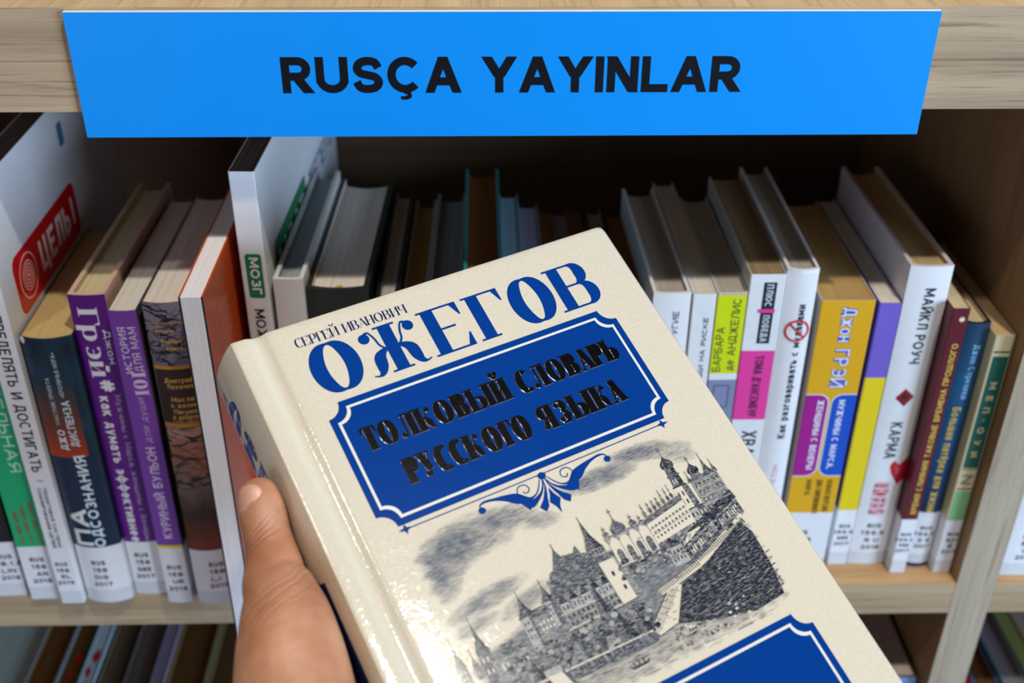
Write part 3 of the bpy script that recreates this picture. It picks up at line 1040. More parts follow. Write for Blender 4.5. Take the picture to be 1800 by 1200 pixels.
lime = glossy((206, 218, 12))
slate = glossy((128, 134, 166))
bk = Book('book', 'paperback with lime yellow and slate blue spine', 117.9, 133.0, 12, 190.2, 116, CW, [(58, CW), (137.5, slate), (141.5, CW), (188.6, lime), (190.2, PG_CREAM)], PG_GREY, t=.5, bs=-1.0, group=GRP)
dol = mat((64, 76, 40), .5)
bk.text('БАРБАРА', -4.0, 4.2, 142.8, 170, dol, 'up', .12)
bk.text('де АНДЖЕЛИС', 2.8, 4.2, 143.5, 187, dol, 'up', .12)
for z0, z1 in ((120, 134), (104, 116)):
    v, f = strip(rrect(-4, 4, z0, z1, 1, 3), [.5] * 16, True)
    bk.lay(bk.letters, v, f, 2, 'spine', mat((84, 92, 124), .5))
bk.call_label(40, ['RUS', '158', 'DEA', '2017'])
bk.finish()

pink = glossy((226, 62, 152))
bk = Book('book', 'white paperback with black strip and pink block on its spine', 133.4, 151.4, 12, 200.6, 124, mat((196, 194, 190), .4), [(111.4, CW), (155.5, pink), (200.6, CW)], paper((150, 128, 96), 1600, .25), t=.5, bs=.6, group=GRP)
bk.patch(rect(-1.6, 5, 160, 196), mat((26, 34, 46), .4), 1)
bk.patch(rect(-3.2, 5.6, 178.4, 180.6), pink, 1.6)
lt = mat((190, 200, 206), .5)
bk.text('ПЛЮС', 1.7, 3.6, 195, 182, lt, 'down', .2)
bk.text('ПОБЕДА', 1.7, 3.6, 177, 161, lt, 'down', .2)
dp = mat((84, 22, 66), .5)
bk.text("ТОМА Д'АНСЕМБУР", 1.4, 4.6, 152.5, 113.5, dp, 'down', .15)
bk.text('ХВАТИТ БЫТЬ', 1.6, 8, 104, 44, TXK, 'down', .14)
bk.call_label(40, ['RUS', '158', 'DAN', '2018'])
bk.finish()

bk = Book('book', 'glossy white hardback with a red no sign over black lettering', 152.0, 168.2, 12, 203, 131, CW, [(203, CW)], PG_GREY, t=1.5, rec=2.4, bulge=1.8, bs=1.2, group=GRP)
bk.patch(rect(-2, 7.6, 200.4, 203), mat((232, 232, 236), .3), 1)
bk.text('Как разговаривать с мудаками', 1.6, 4.0, 98.5, 183, TXK, 'up', .2)
nred = glossy((206, 26, 32))
ringp(bk, bk.letters, 'spine', 1.0, 167.4, 6.0, 1.1, nred, 3.4)
v, f = strip([(-3.2, 171.6), (5.2, 163.2)], [1.0, 1.0])
bk.lay(bk.letters, v, f, 3.6, 'spine', nred)
bk.text('МАРК ГОУЛСТОН', 1.4, 2.6, 44, 80, mat((222, 140, 170), .5), 'up', .14, part='author_lettering')
bk.call_label(40, ['RUS', '158', 'GOU', '2018'])
bk.finish()

ochre = glossy((222, 166, 22))
bk = Book('book', 'thick golden yellow paperback with outlined white lettering', 171.6, 199.6, 12.5, 185, 122, mat((190, 182, 182), .4), [(185, ochre)], paper((182, 146, 90)), t=.6, bs=.5, group=GRP)
bluO = mat((44, 82, 190), .5)
wO = mat((226, 228, 240), .5)
for s_, z0, z1, h_ in (('Джон', 181, 160, 7.6), ('ГРЭЙ', 156, 131.5, 8.2)):
    bk.text(s_, 1.6, h_, z0, z1, bluO, 'down', .26, layer=1.5)
    bk.text(s_, 1.6, h_ * .93, z0 - .3, z1 + .3, wO, 'down', .115, layer=2.6)
mag = glossy((158, 22, 136))
bl2 = glossy((12, 78, 188))
bk.patch(rrect(-13.9, -.5, 71.5, 127.4, 6, 6, (1, 1, 0, 0)), wO, 1)
bk.patch(rrect(.5, 13.9, 71.5, 127.4, 6, 6, (0, 0, 1, 1)), wO, 1)
bk.patch(rrect(-13.9, -1.1, 72.1, 126.8, 5.6, 6, (1, 1, 0, 0)), mag, 1.6)
bk.patch(rrect(1.1, 13.9, 72.1, 126.8, 5.6, 6, (0, 0, 1, 1)), bl2, 1.6)
bk.text('ЖЕНЩИНЫ С ВЕНЕРЫ', -5, 3.6, 123.5, 76.5, wO, 'down', .18, layer=2.4)
bk.text('МУЖЧИНЫ С МАРСА,', 6.4, 3.6, 123.5, 77, wO, 'down', .18, layer=2.4)
brt = mat((104, 70, 10), .5)
bk.text('НОВАЯ ВЕРСИЯ', 8.4, 3.2, 69, 46, brt, 'down', .15)
bk.text('ДЛЯ СОВРЕМЕННОГО', 2.6, 3.2, 69, 44.5, brt, 'down', .15)
bk.text('МИРА', -3.4, 3.2, 69, 58, brt, 'down', .15)
bk.call_label(45, ['RUS', '159.9', 'GRE', '2017'], lx=-2.5, size=3.2)
bk.finish()

viol = glossy((112, 92, 190))
yel2 = glossy((226, 200, 16))
bk = Book('book', 'slim paperback with violet upper and yellow lower spine', 204.0, 215.6, 17.8, 180, 131, mat((74, 48, 124), .35), [(134, yel2), (180, viol)], PG_WHITE, t=.5, bs=.2, group=GRP)
bk.call_label(42, ['RUS', '159.9', 'GRE', '2017'], lx=.6, size=2.6)
bk.finish()

bk = Book('book', 'tall white hardback with black capitals and dark red diamond on spine', 216.4, 238.6, 17.5, 201.4, 130, mat((206, 196, 198), .4), [(201.4, CW)], paper((190, 164, 120)), t=2.2, rec=2.6, bulge=1.5, bs=.4, group=GRP)
bk.text('МАЙКЛ РОУЧ', 1.3, 5.6, 188.8, 143, TXK, 'down', .17)
crim = glossy((140, 20, 34))
bk.patch([(0, 126.9), (5.6, 121.6), (1, 115.2), (-4.6, 120.6)], crim, 1)
bk.patch([(0.2, 124.4), (2.8, 121.7), (.6, 118.8), (-2, 121)], mat((84, 22, 30), .3), 2)
bk.text('КАРМА', -.4, 6.4, 104.5, 79.5, mat((46, 48, 66), .5), 'down', .15, part='title_lettering')
crim2 = glossy((196, 22, 44))
bk.patch([(3.2, 78), (6.4, 74.5), (10.9, 80), (11.05, 64), (7.6, 60.5), (2.2, 69.5), (1, 74.5)], crim2, 1)
bk.patch([(4, 75), (7, 72), (8.5, 74), (6, 66)], mat((224, 92, 104), .3), 2)
bk.text('ЛЮБВИ', -.8, 8.4, 62.5, 38.8, mat((196, 34, 52), .5), 'down', .26, layer=4, part='title_lettering')
bk.text('ЛЮБВИ', -.8, 8.4, 62.5, 38.8, mat((226, 190, 200), .5), 'down', .1, layer=4.8, part='title_lettering')
bk.call_label(38.2, ['RUS', '159.9', 'ROU', '2018'], lx=.4, size=3.2)
bk.finish()

wine = glossy((92, 18, 34))
bk = Book('book', 'narrow wine red book with gold lettering and white star', 239.2, 248.4, 10, 181, 128, wine, [(181, wine)], PG_CREAM, t=.5, bs=.6, group=GRP)
bk.text('ВРЕМЯ СЛИЯНИЯ ТАКОВЫЕ ВРЕМЕНА ПРОШЛОГО', .9, 3.3, 45, 160, GOLD, 'up', .19)
sw_ = mat((230, 214, 190), .5)
bk.patch([(1.2 + (1.9 if i % 2 else 1.0) * cos(pi * i / 8), 174.6 + (1.9 if i % 2 else 1.0) * sin(pi * i / 8)) for i in range(16)], sw_, 1)
bk.call_label(41, ['RUS', '159.9', 'VRE', '2017'], lx=.4, size=2.4)
bk.finish()

sea = zramp_mat('deep_sea_print', .04, .17, ((0, (10, 42, 82)), (.4, (12, 76, 122)), (.7, (20, 82, 124)), (1, (28, 64, 92))))
bk = Book('book', 'deep blue hardback with pale blue and gold lettering', 250.2, 264.4, 15, 169, 128, mat((22, 34, 40), .35), [(169, sea)], PG_CREAM, t=1.8, rec=2.2, bulge=2.0, bs=.6, group=GRP)
bk.text('Джон Стрелеки', 2.0, 3.8, 156, 121.5, mat((126, 178, 220), .5), 'down', .17)
bk.text('Большая пятёрка для жизни', -.2, 4.6, 116, 41.5, GOLD, 'down', .17)
bk.call_label(41.4, ['RUS', '159.9', 'STR', '2017'], lx=.6, size=2.7, wrap=False, foot=2.6)
bk.finish()

ivory = mat((214, 206, 164), .45)
bk = Book('book', 'ivory paperback with dark green spine panel next to the upright', 264.9, 275.6, 9.6, 165, 110, ivory, [(165, ivory)], paper((206, 176, 128)), t=.5, bs=.0, group=GRP)
dg = glossy((14, 92, 82))
bk.patch(rect(-4.4, 4.4, 154.4, 155.3), TXK, 1)
bk.patch(rect(-4.0, 4.4, 78.4, 152), dg, 1)
gd = mat((198, 190, 140), .5)
bk.text('МЕП·ОУИ', .2, 3.7, 136, 86, gd, 'down', .27, track=1.0)
bk.patch(rect(-4.0, 4.4, 63, 63.8), TXK, 1)
bk.patch(rect(-4.0, 4.4, 77.0, 77.7), mat((120, 130, 110), .5), 1)
bk.text('N', .2, 6, 73.5, 66.8, mat((128, 130, 118), .5), 'down', .2)
bk.patch(rect(-4.4, 4.6, 40.3, 61.6), glossy((130, 190, 132)), 1)
bk.call_label(40.2, ['RUS', '821', 'MEP', '2017'], lx=1.4, size=2.6)
bk.finish()

# bay right of the upright
bk = Book('book', 'white book with call number label in the bay right of the upright', 302.4, 326, 6.4, 204, 140, CW, [(204, CW)], PG_WHITE, t=2.0, rec=2.6, bulge=.5, group='books in the right hand bay')
bk.call_label(46, ['RUS', '821', 'PUS', '2017'], lx=1.5)
bk.finish()
bk = Book('book', 'grey blue book behind the white labelled one in the right bay', 327, 345, 10, 196, 136, mat((120, 140, 160), .4), [(196, mat((120, 140, 160), .4))], PG_CREAM, t=2.0, rec=2.6, group='books in the right hand bay')
bk.finish()

# ------------------------------------------------------------------ books on the lower shelf (their tops show)
Z2 = ZS - .3145
LOW = [
    (-352, -304, 204, (140, 160, 156), (176, 192, 186), 2.0, 'broad pale teal book at the left end of the lower shelf'),
    (-303.4, -281.6, 205, (150, 160, 164), (112, 76, 34), 2.0, 'brown paged book with grey board right of the pale teal one'),
    (-281, -268.4, 204, (92, 70, 44), (108, 74, 34), .6, 'brown paged paperback beside the white red marked book'),
    (-267.8, -257.8, 206, (176, 196, 206), (184, 202, 212), .6, 'thin white book with red mark and green edge on the lower shelf'),
    (-257.2, -240.6, 204, (40, 46, 44), (116, 102, 80), 1.8, 'grey brown paged book with dark boards on the lower shelf'),
    (-240, -221.4, 205, (58, 40, 44), (104, 94, 88), 1.6, 'dark boarded book with grey pages on the lower shelf'),
    (-220.8, -212, 206, (150, 140, 164), (132, 122, 142), .6, 'thin lavender book on the lower shelf'),
    (-211.4, -184.4, 204, (136, 128, 82), (98, 66, 32), 2.2, 'brown paged book with olive boards on the lower shelf'),
    (-183.8, -150, 203, (132, 124, 84), (88, 62, 34), 2.2, 'thick brown book with olive board partly behind the hand'),
    (196, 224, 205, (70, 64, 62), (92, 80, 74), 1.6, 'dark grey book on the lower shelf behind the held book corner'),
]
for x0, x1, h, sc_, pc_, t, lab in LOW:
    sm_ = mat(sc_, .45)
    bk = Book('book', lab, x0, x1, 8, h, 142, sm_, [(h, sm_)], paper(pc_), t=t, rec=(2.4 if t > 1 else .4), group='books on the lower shelf', z=Z2)
    if 'red mark' in lab:
        g_ = mat((12, 110, 64), .4)
        top = MB()
        for pts_ in ([(-2, 46), (1.5, 40), (3.2, 46), (1.2, 54), (-.6, 51)], [(-3, 33), (0, 27), (.8, 34), (-1.6, 39)], [(-1, 22), (1.4, 18), (1.6, 23), (.2, 26)]):
            tv, tf = fill(pts_)
            top.add([(a * MM, b_ * MM, (h - .4 + .1) * MM) for a, b_ in tv], tf, mat((190, 26, 34), .4))
        top.add([(3.4 * MM, 1 * MM, (h - .28) * MM), (4.9 * MM, 1 * MM, (h - .28) * MM), (4.9 * MM, 138 * MM, (h - .28) * MM), (3.4 * MM, 138 * MM, (h - .28) * MM)], [(0, 1, 2, 3)], g_)
        bk.extra.append(('top_marks', top, None))
    bk.finish()
skyb = mat((120, 164, 222), .35)
bk = Book('book', 'light blue book with pale top on the lower shelf beside the upright', 251, 274, 10, 224, 140, mat((60, 54, 56), .4), [(224, skyb)], paper((190, 172, 166)), t=1.6, rec=.5, group='books on the lower shelf', z=Z2)
bk.finish()
LOWR = [
    (304, 318, 206, (112, 18, 24), (120, 20, 26), .6, 'dark red book at the left of the lower right bay'),
    (318.6, 336, 205, (36, 90, 132), (96, 60, 26), 1.8, 'brown paged book with blue board in the lower right bay'),
    (336.6, 356, 206, (26, 62, 66), (116, 114, 120), 1.8, 'grey paged book with dark teal board in the lower right bay'),
    (356.6, 368, 205, (112, 124, 60), (120, 128, 72), .6, 'olive green book in the lower right bay'),
    (368.6, 384, 205, (150, 120, 110), (150, 128, 116), .6, 'pinkish grey book in the lower right bay'),
]
for x0, x1, h, sc_, pc_, t, lab in LOWR:
    sm_ = mat(sc_, .45)
    bk = Book('book', lab, x0, x1, 8, h, 142, sm_, [(h, sm_)], paper(pc_), t=t, rec=(2.4 if t > 1 else .4), group='books in the lower right bay', z=Z2)
    bk.finish()

# ------------------------------------------------------------------ the dictionary held in the hand
BO = Vector((-.0974466, -.1121595, -.2251114 + ZC))
BX, BY, BZ = Vector((.8803924, .4702227, .0616438)), Vector((.4439458, -.7714348, -.4558513)), Vector((-.1667975, .4286945, -.8879187))
# the book's own frame: u across the cover, v down the cover, w into the book
U_, V_, W_ = BX, BY, BZ
BM = Matrix(((U_.x, V_.x, W_.x, BO.x), (U_.y, V_.y, W_.y, BO.y), (U_.z, V_.z, W_.z, BO.z), (0, 0, 0, 1)))
DW, DH, DT = 170., 240., 50.


def leatherette():
    m, nt, b_ = base_mat('cream_leatherette')
    tc = N(nt, 'ShaderNodeTexCoord')
    ns = N(nt, 'ShaderNodeTexNoise')
    ns.inputs['Scale'].default_value = 130
    ns.inputs['Detail'].default_value = 2
    nt.links.new(tc.outputs['Object'], ns.inputs['Vector'])
    wv = N(nt, 'ShaderNodeMapping')
    wv.inputs['Scale'].default_value = (230, 420, 230)
    wv.inputs['Rotation'].default_value = (0, 0, .35)
    nt.links.new(tc.outputs['Object'], wv.inputs['Vector'])
    va = N(nt, 'ShaderNodeVectorMath', operation='MULTIPLY_ADD')
    nt.links.new(ns.outputs['Color'], va.inputs[0])
    va.inputs[1].default_value = (4.2, 4.2, 4.2)
    nt.links.new(wv.outputs['Vector'], va.inputs[2])
    vo = N(nt, 'ShaderNodeTexVoronoi', feature='DISTANCE_TO_EDGE')
    vo.inputs['Scale'].default_value = 1
    nt.links.new(va.outputs[0], vo.inputs['Vector'])
    mr = N(nt, 'ShaderNodeMapRange')
    mr.inputs['From Max'].default_value = .16
    nt.links.new(vo.outputs['Distance'], mr.inputs['Value'])
    n2 = N(nt, 'ShaderNodeTexNoise')
    n2.inputs['Scale'].default_value = 620
    n2.inputs['Detail'].default_value = 3
    nt.links.new(tc.outputs['Object'], n2.inputs['Vector'])
    # where the creases are deep and where they fade out
    n3 = N(nt, 'ShaderNodeTexNoise')
    n3.inputs['Scale'].default_value = 90
    nt.links.new(tc.outputs['Object'], n3.inputs['Vector'])
    mu = N(nt, 'ShaderNodeMath', operation='MULTIPLY')
    nt.links.new(mr.outputs['Result'], mu.inputs[0])
    nt.links.new(n3.outputs['Fac'], mu.inputs[1])
    ad = N(nt, 'ShaderNodeMath', operation='MULTIPLY_ADD')
    nt.links.new(n2.outputs['Fac'], ad.inputs[0])
    ad.inputs[1].default_value = .16
    nt.links.new(mu.outputs[0], ad.inputs[2])
    bp = N(nt, 'ShaderNodeBump')
    bp.inputs['Strength'].default_value = .2
    bp.inputs['Distance'].default_value = .0005
    nt.links.new(ad.outputs[0], bp.inputs['Height'])
    nt.links.new(bp.outputs['Normal'], b_.inputs['Normal'])
    # the clear laminate evens the grain out
    bc = N(nt, 'ShaderNodeBump')
    bc.inputs['Strength'].default_value = .065
    bc.inputs['Distance'].default_value = .0005
    nt.links.new(ad.outputs[0], bc.inputs['Height'])
    nt.links.new(bc.outputs['Normal'], b_.inputs['Coat Normal'])
    b_.inputs['Coat Weight'].default_value = .9
    b_.inputs['Coat Roughness'].default_value = .11
    mx = N(nt, 'ShaderNodeMix', data_type='RGBA')
    nt.links.new(mr.outputs['Result'], mx.inputs['Factor'])
    mx.inputs[6].default_value = s2l((214, 201, 176)) + (1,)
    mx.inputs[7].default_value = s2l((217, 204, 181)) + (1,)
    nt.links.new(mx.outputs[2], b_.inputs['Base Color'])
    b_.inputs['Roughness'].default_value = .6
    b_.inputs['Specular IOR Level'].default_value = .2
    return m


LEATHER = leatherette()
DBLUE = mat((0, 56, 132), .12, .05)
DNAVY = mat((12, 30, 84), .2, .05)
FRAME = mat((226, 220, 208), .2, .02)


def foil_mat():
    m, nt, b_ = base_mat('black_foil')
    b_.inputs['Base Color'].default_value = (.052, .050, .054, 1)
    b_.inputs['Metallic'].default_value = 1
    b_.inputs['Roughness'].default_value = .16
    tc = N(nt, 'ShaderNodeTexCoord')
    n2 = N(nt, 'ShaderNodeTexNoise')
    n2.inputs['Scale'].default_value = 420
    nt.links.new(tc.outputs['Object'], n2.inputs['Vector'])
    bp = N(nt, 'ShaderNodeBump')
    bp.inputs['Strength'].default_value = .12
    bp.inputs['Distance'].default_value = .0003
    nt.links.new(n2.outputs['Fac'], bp.inputs['Height'])
    nt.links.new(bp.outputs['Normal'], b_.inputs['Normal'])
    return m


FOIL = foil_mat()
SILVER = mat((214, 214, 218), .18, .02, 1.0)

dic = empty('dictionary', (0, 0, 0), 'thick cream dictionary with blue title panels held up by a hand', 'book')
dic.matrix_world = BM

prof = [(DW, 2.3), (DW - .3, .6), (DW - 1.2, .05), (DW - 3, 0)]
prof += [(u, 0) for u in (140, 110, 80, 50, 30, 20)]
prof += [(15.5, .03), (14, .15), (13.2, .55), (11.8, 1.25), (10.2, 1.6), (8.6, 1.25), (7.2, .5), (6.2, .05), (5, -.15), (3, -.2), (1.2, -.2), (.3, -.12), (-.1, .15)]
sp = []
for i in range(1, 26):
    w = 1.2 + (DT - 2.4) * i / 26
    q = (w - DT / 2) / (DT / 2)
    sp.append((-.2 - 6.0 * (1 - q * q), w))
prof = prof + sp + [(u, DT - w) for u, w in reversed(prof)]


def inset(path, dist):
    out = []
    n = len(path)
    for i in range(n):
        a, c = path[max(i - 1, 0)], path[min(i + 1, n - 1)]
        dx, dy = c[0] - a[0], c[1] - a[1]
        l = sqrt(dx * dx + dy * dy) or 1
        out.append((path[i][0] + dy / l * -dist * -1 * -1, path[i][1] + dx / l * dist * -1))
    return out


SPC = [p[1] for p in sp]


def spine_u(w):
    for p, q in zip(sp, sp[1:]):
        if w <= q[1] or q is sp[-1]:
            return p[0] + (q[0] - p[0]) * (w - p[1]) / (q[1] - p[1])


def cut_at(poly, cuts):
    """cut a convex polygon (a, b) at the given values of a"""
    xs = [p[0] for p in poly]
    pieces = [poly]
    for c in cuts:
        if not min(xs) + 1e-4 < c < max(xs) - 1e-4:
            continue
        last = pieces.pop()
        lo, hi = [], []
        for i in range(len(last)):
            a, b = last[i], last[(i + 1) % len(last)]
            (lo if a[0] <= c else hi).append(a)
            if (a[0] <= c) != (b[0] <= c):
                t = (c - a[0]) / (b[0] - a[0])
                q = (c, a[1] + (b[1] - a[1]) * t)
                lo.append(q)
                hi.append(q)
        pieces += [lo, hi]
    return [p for p in pieces if len(p) > 2]


cv = MB()
inner = [(u + (2.4 if u < 6 else 0) + (-.2 if u > 100 else 0), min(max(w, 2.5), DT - 2.5)) for u, w in prof]


def vtop(u):
    return 0 if u < DW - 3 else 3 - sqrt(max(0, 9 - (u - (DW - 3)) ** 2))


rows = [0, .8, 2] + [4 + 4 * i for i in range(59)] + [DH - 2, DH - .8, DH]
verts, faces = [], []
nr = len(rows)
for (u, w) in prof:
    t0 = vtop(u)
    for v in rows:
        vv = t0 + (DH - 2 * t0) * v / DH
        e = min(v, DH - v)
        dip = .45 * (1 - min(e, 2) / 2) ** 2
        verts.append((u * MM, vv * MM, (w + (dip if w < DT / 2 else -dip)) * MM))
nf = (len(prof) - len(sp)) // 2
for lo_, hi_ in ((0, nf), (nf - 1, nf + len(sp) + 1), (nf + len(sp), len(prof))):   # front board, spine, back board meet in crisp ridges
    part_ = verts[lo_ * nr:hi_ * nr]
    m_ = hi_ - lo_
    cv.add(part_, [(i * nr + j, i * nr + j + 1, (i + 1) * nr + j + 1, (i + 1) * nr + j) for i in range(m_ - 1) for j in range(nr - 1)], LEATHER, True)
verts, faces = [], []
for (u, w), (iu, iw) in zip(prof, inner):
    t0 = vtop(u)
    verts += [(u * MM, t0 * MM, (w + (.45 if w < DT / 2 else -.45)) * MM), (iu * MM, (t0 + .05) * MM, iw * MM), (iu * MM, (DH - t0) * MM, iw * MM), (u * MM, (DH - t0) * MM, w * MM)]
for i in range(len(prof) - 1):
    for k in range(3):
        faces.append((4 * i + k, 4 * i + k + 1, 4 * i + 4 + k + 1, 4 * i + 4 + k))
for i in (0, len(prof) - 1):
    faces.append((4 * i, 4 * i + 1, 4 * i + 2, 4 * i + 3))
cv.add(verts, faces, LEATHER)
cv.build('cover', dic)
pb = MB()
lp = [(DW - 4, 2.7), (2, 2.7), (-.8, 8), (-2.4, 16), (-3, 25), (-2.4, 34), (-.8, 42), (2, DT - 2.7), (DW - 4, DT - 2.7), (DW - 6.5, 36), (DW - 7.2, 25), (DW - 6.5, 14)]
n = len(lp)
vv = [(u * MM, 4 * MM, w * MM) for u, w in lp] + [(u * MM, (DH - 4) * MM, w * MM) for u, w in lp]
pb.add(vv, [(i, (i + 1) % n, n + (i + 1) % n, n + i) for i in range(n)], PG_CREAM)
for v0 in (4, DH - 4):
    tv, tf = fill(lp)
    pb.add([(a * MM, v0 * MM, c * MM) for a, c in tv], tf, PG_CREAM)
pb.build('page_block', dic)


def on_cover(u, v, layer=1.):
    return (u * MM, v * MM, (-.045 * layer - .005) * MM)


def notched(x0, x1, y0, y1, r, n=9):
    out = []
    for cx, cy, a0 in ((x0, y0, 90), (x1, y0, 180), (x1, y1, 270), (x0, y1, 360)):
        out += [(cx + r * cos(radians(a0 - 90 * i / n)), cy + r * sin(radians(a0 - 90 * i / n))) for i in range(n + 1)]
    return out


def cpoly(mb, outline, m, layer=1., holes=()):
    v, f = fill(outline, holes)
    mb.add([on_cover(a, b_, layer) for a, b_ in v], f, m)


def panel(mb, x0, x1, y0, y1):
    cpoly(mb, notched(x0, x1, y0, y1, 6.0), DBLUE, 1)
    cpoly(mb, notched(x0 + 2.7, x1 - 2.7, y0 + 2.7, y1 - 2.7, 5.6), FRAME, 2)
    cpoly(mb, notched(x0 + 3.8, x1 - 3.8, y0 + 3.8, y1 - 3.8, 5.6), DBLUE, 3)


def ctext(mb, s_, u0, u1, base, h_, m, w_=.24, style='did', layer=1., track=None):
    polys, L_ = lettering(s_, h_, u1 - u0, w_, style, track)
    for v, f, k in polys:
        mb.add([on_cover(u0 + a, base - b_, layer + .12 * k) for a, b_ in v], f, m)


# author and main title
mb = MB()
for ch, a, c in (('О', 23.2, 43.3), ('Ж', 43.6, 71.4), ('Е', 73.6, 89.6), ('Г', 94.0, 108.8), ('О', 111.0, 130.6), ('В', 132.8, 151.0)):
    ov = .35 if ch == 'О' else 0
    ctext(mb, ch, a, c, 34.9 + ov, 21.8 + 2 * ov, DBLUE, .285 if ch == 'О' else .25)
mb.build('title_lettering', dic)
mb = MB()
ctext(mb, 'СЕРГЕЙ ИВАНОВИЧ', 22.4, 69.6, 11.3, 4.3, DNAVY, .17)
mb.build('author_lettering', dic)

tp = MB()
panel(tp, 21.4, 150.3, 38.9, 93.8)
tpo = tp.build('title_panel', dic)


def foil(mb, s_, u0, u1, base, h_, w_=.285):
    """raised letters: a bevelled silver rim under a black face"""
    polys, L_ = lettering(s_, h_, u1 - u0, w_, 'did', .1, 0, .24)
    for v, f, k in polys:
        cx = sum(a for a, b_ in v) / len(v)
        top = [(a, b_) for a, b_ in v]
        z0, z1 = -.14, -.42 - .006 * k
        lo = [((u0 + a) * MM, (base - b_) * MM, z0 * MM) for a, b_ in v]
        hi = [((u0 + a) * MM, (base - b_) * MM, z1 * MM) for a, b_ in v]
        mb.add(hi, f, FOIL)
        edges = {}
        for fc in f:
            for i in range(len(fc)):
                e = (fc[i], fc[(i + 1) % len(fc)])
                if (e[1], e[0]) in edges:
                    edges.pop((e[1], e[0]))
                else:
                    edges[e] = 1
        n0 = len(v)
        for a, b_ in edges:
            # bevelled skirt
            dx, dy = v[b_][0] - v[a][0], v[b_][1] - v[a][1]
            l = sqrt(dx * dx + dy * dy) or 1
            ox, oy = dy / l * .2, -dx / l * .2
            mb.add([hi[a], hi[b_], ((u0 + v[b_][0] + ox) * MM, (base - v[b_][1] - oy) * MM, z0 * MM), ((u0 + v[a][0] + ox) * MM, (base - v[a][1] - oy) * MM, z0 * MM)], [(0, 1, 2, 3)], SILVER)


fl = MB()
foil(fl, 'ТОЛКОВЫЙ СЛОВАРЬ', 30.0, 142.4, 62.7, 9.9)
foil(fl, 'РУССКОГО ЯЗЫКА', 39.0, 134.2, 80.7, 10.4)
fo = fl.build('foil_lettering', tpo)
fo['label'] = 'raised black foil lettering'
# ornament under the panel
orn = MB()


def ostroke(pts3, layer=1.):
    t3 = catmull(pts3, 8)
    v, f = strip([p[:2] for p in t3], [p[2] for p in t3])
    orn.add([on_cover(a, b_, layer) for a, b_ in v], f, DBLUE)


for sgn in (-1, 1):
    X = lambda x: 85.7 + sgn * x
    v, f = strip([(X(1.4), 95.9), (X(54.5), 95.75)], [.42, .42])
    orn.add([on_cover(a, b_) for a, b_ in v], f, DBLUE)
    c0 = X(56.2)
    star = []
    for i in range(4):
        a = pi / 2 * i
        star += [(c0 + 2.9 * cos(a), 95.7 + 2.2 * sin(a)), (c0 + .9 * cos(a + pi / 4), 95.7 + .9 * sin(a + pi / 4))]
    cpoly(orn, star, DBLUE)
    # wing with a ball at its tip, swelling towards a spiral
    ostroke([(X(27.7), 99.7, .5), (X(27.2), 98.2, .6), (X(25), 97.6, .9), (X(21), 98.2, 1.2), (X(17), 99.4, 2.6), (X(13.4), 101.1, 4.2), (X(10.6), 102.6, 3.0), (X(8.2), 103.2, 1.2), (X(5.5), 102.4, .6), (X(3.6), 100.6, .5), (X(1.6), 97.6, .4)])
    cpoly(orn, ellipse(X(27.4), 100.3, 1.45, 1.3, 20), DBLUE, 2)
    spi = [(X(9.2 + (3.0 - .42 * k) * cos(-.6 + k * .8)), 99.3 + (2.6 - .36 * k) * sin(1.9 + k * .8), .45) for k in range(7)]
    spi = [(X(9.0 + r_ * cos(a)), 99.4 + r_ * sin(a) * .9, .45) for r_, a in ((3.2, 1.2), (3.1, .2), (2.9, -.9), (2.5, -2), (2.0, -3.1), (1.5, -4.2), (1.0, -5.2), (.6, -6.2))]
    ostroke(spi)
    ostroke([(X(.5), 97.6, .35), (X(1.6), 100.4, .6), (X(3.6), 102.8, 1.0), (X(6.6), 104.6, 2.0), (X(9.2), 105.4, 2.8), (X(11.2), 104.9, 1.0), (X(12.6), 103.6, .3)])
    cpoly(orn, [(X(6.4), 103.8), (X(12.9), 103.2), (X(10.6), 107.4)], DBLUE, 2)
    ostroke([(X(.4), 98, .3), (X(1.1), 101.4, .7), (X(2.6), 104.6, 1.5), (X(4.4), 107.2, 1.6), (X(5.4), 109.4, .4)], 1.5)
    cpoly(orn, [(X(2.3), 106), (X(3.4), 104.9), (X(6.9), 107.8), (X(5.2), 110.3), (X(3.2), 108.6)], DBLUE, 2)
cpoly(orn, ellipse(85.7, 96.6, 1.7, 1.5, 22), DBLUE, 2)
cpoly(orn, [(85.7, 101.8), (86.6, 104.8), (88.0, 107.4), (86.4, 110), (85.7, 113), (85, 110), (83.4, 107.4), (84.8, 104.8)], DBLUE, 3)
orn.build('scroll_ornament', dic)

# lower panel
lp_ = MB()
panel(lp_, 21.4, 151.2, 182.2, 232)
lpo = lp_.build('lower_panel', dic)
fl = MB()
foil(fl, 'ЫЙ', 127.6, 144.2, 223.0, 8.4)
o = fl.build('foil_lettering', lpo)
o['label'] = 'raised black foil lettering'

# spine printing


def on_dspine(w, v, layer=1.):
    return ((spine_u(w) - .07 * layer - .03) * MM, v * MM, w * MM)


def spine_print(mb, v, f, layer, m):
    for fc in f:
        for pc in cut_at([v[i] for i in fc], SPC):
            mb.add([on_dspine(a, b_, layer) for a, b_ in pc], [tuple(range(len(pc)))], m)


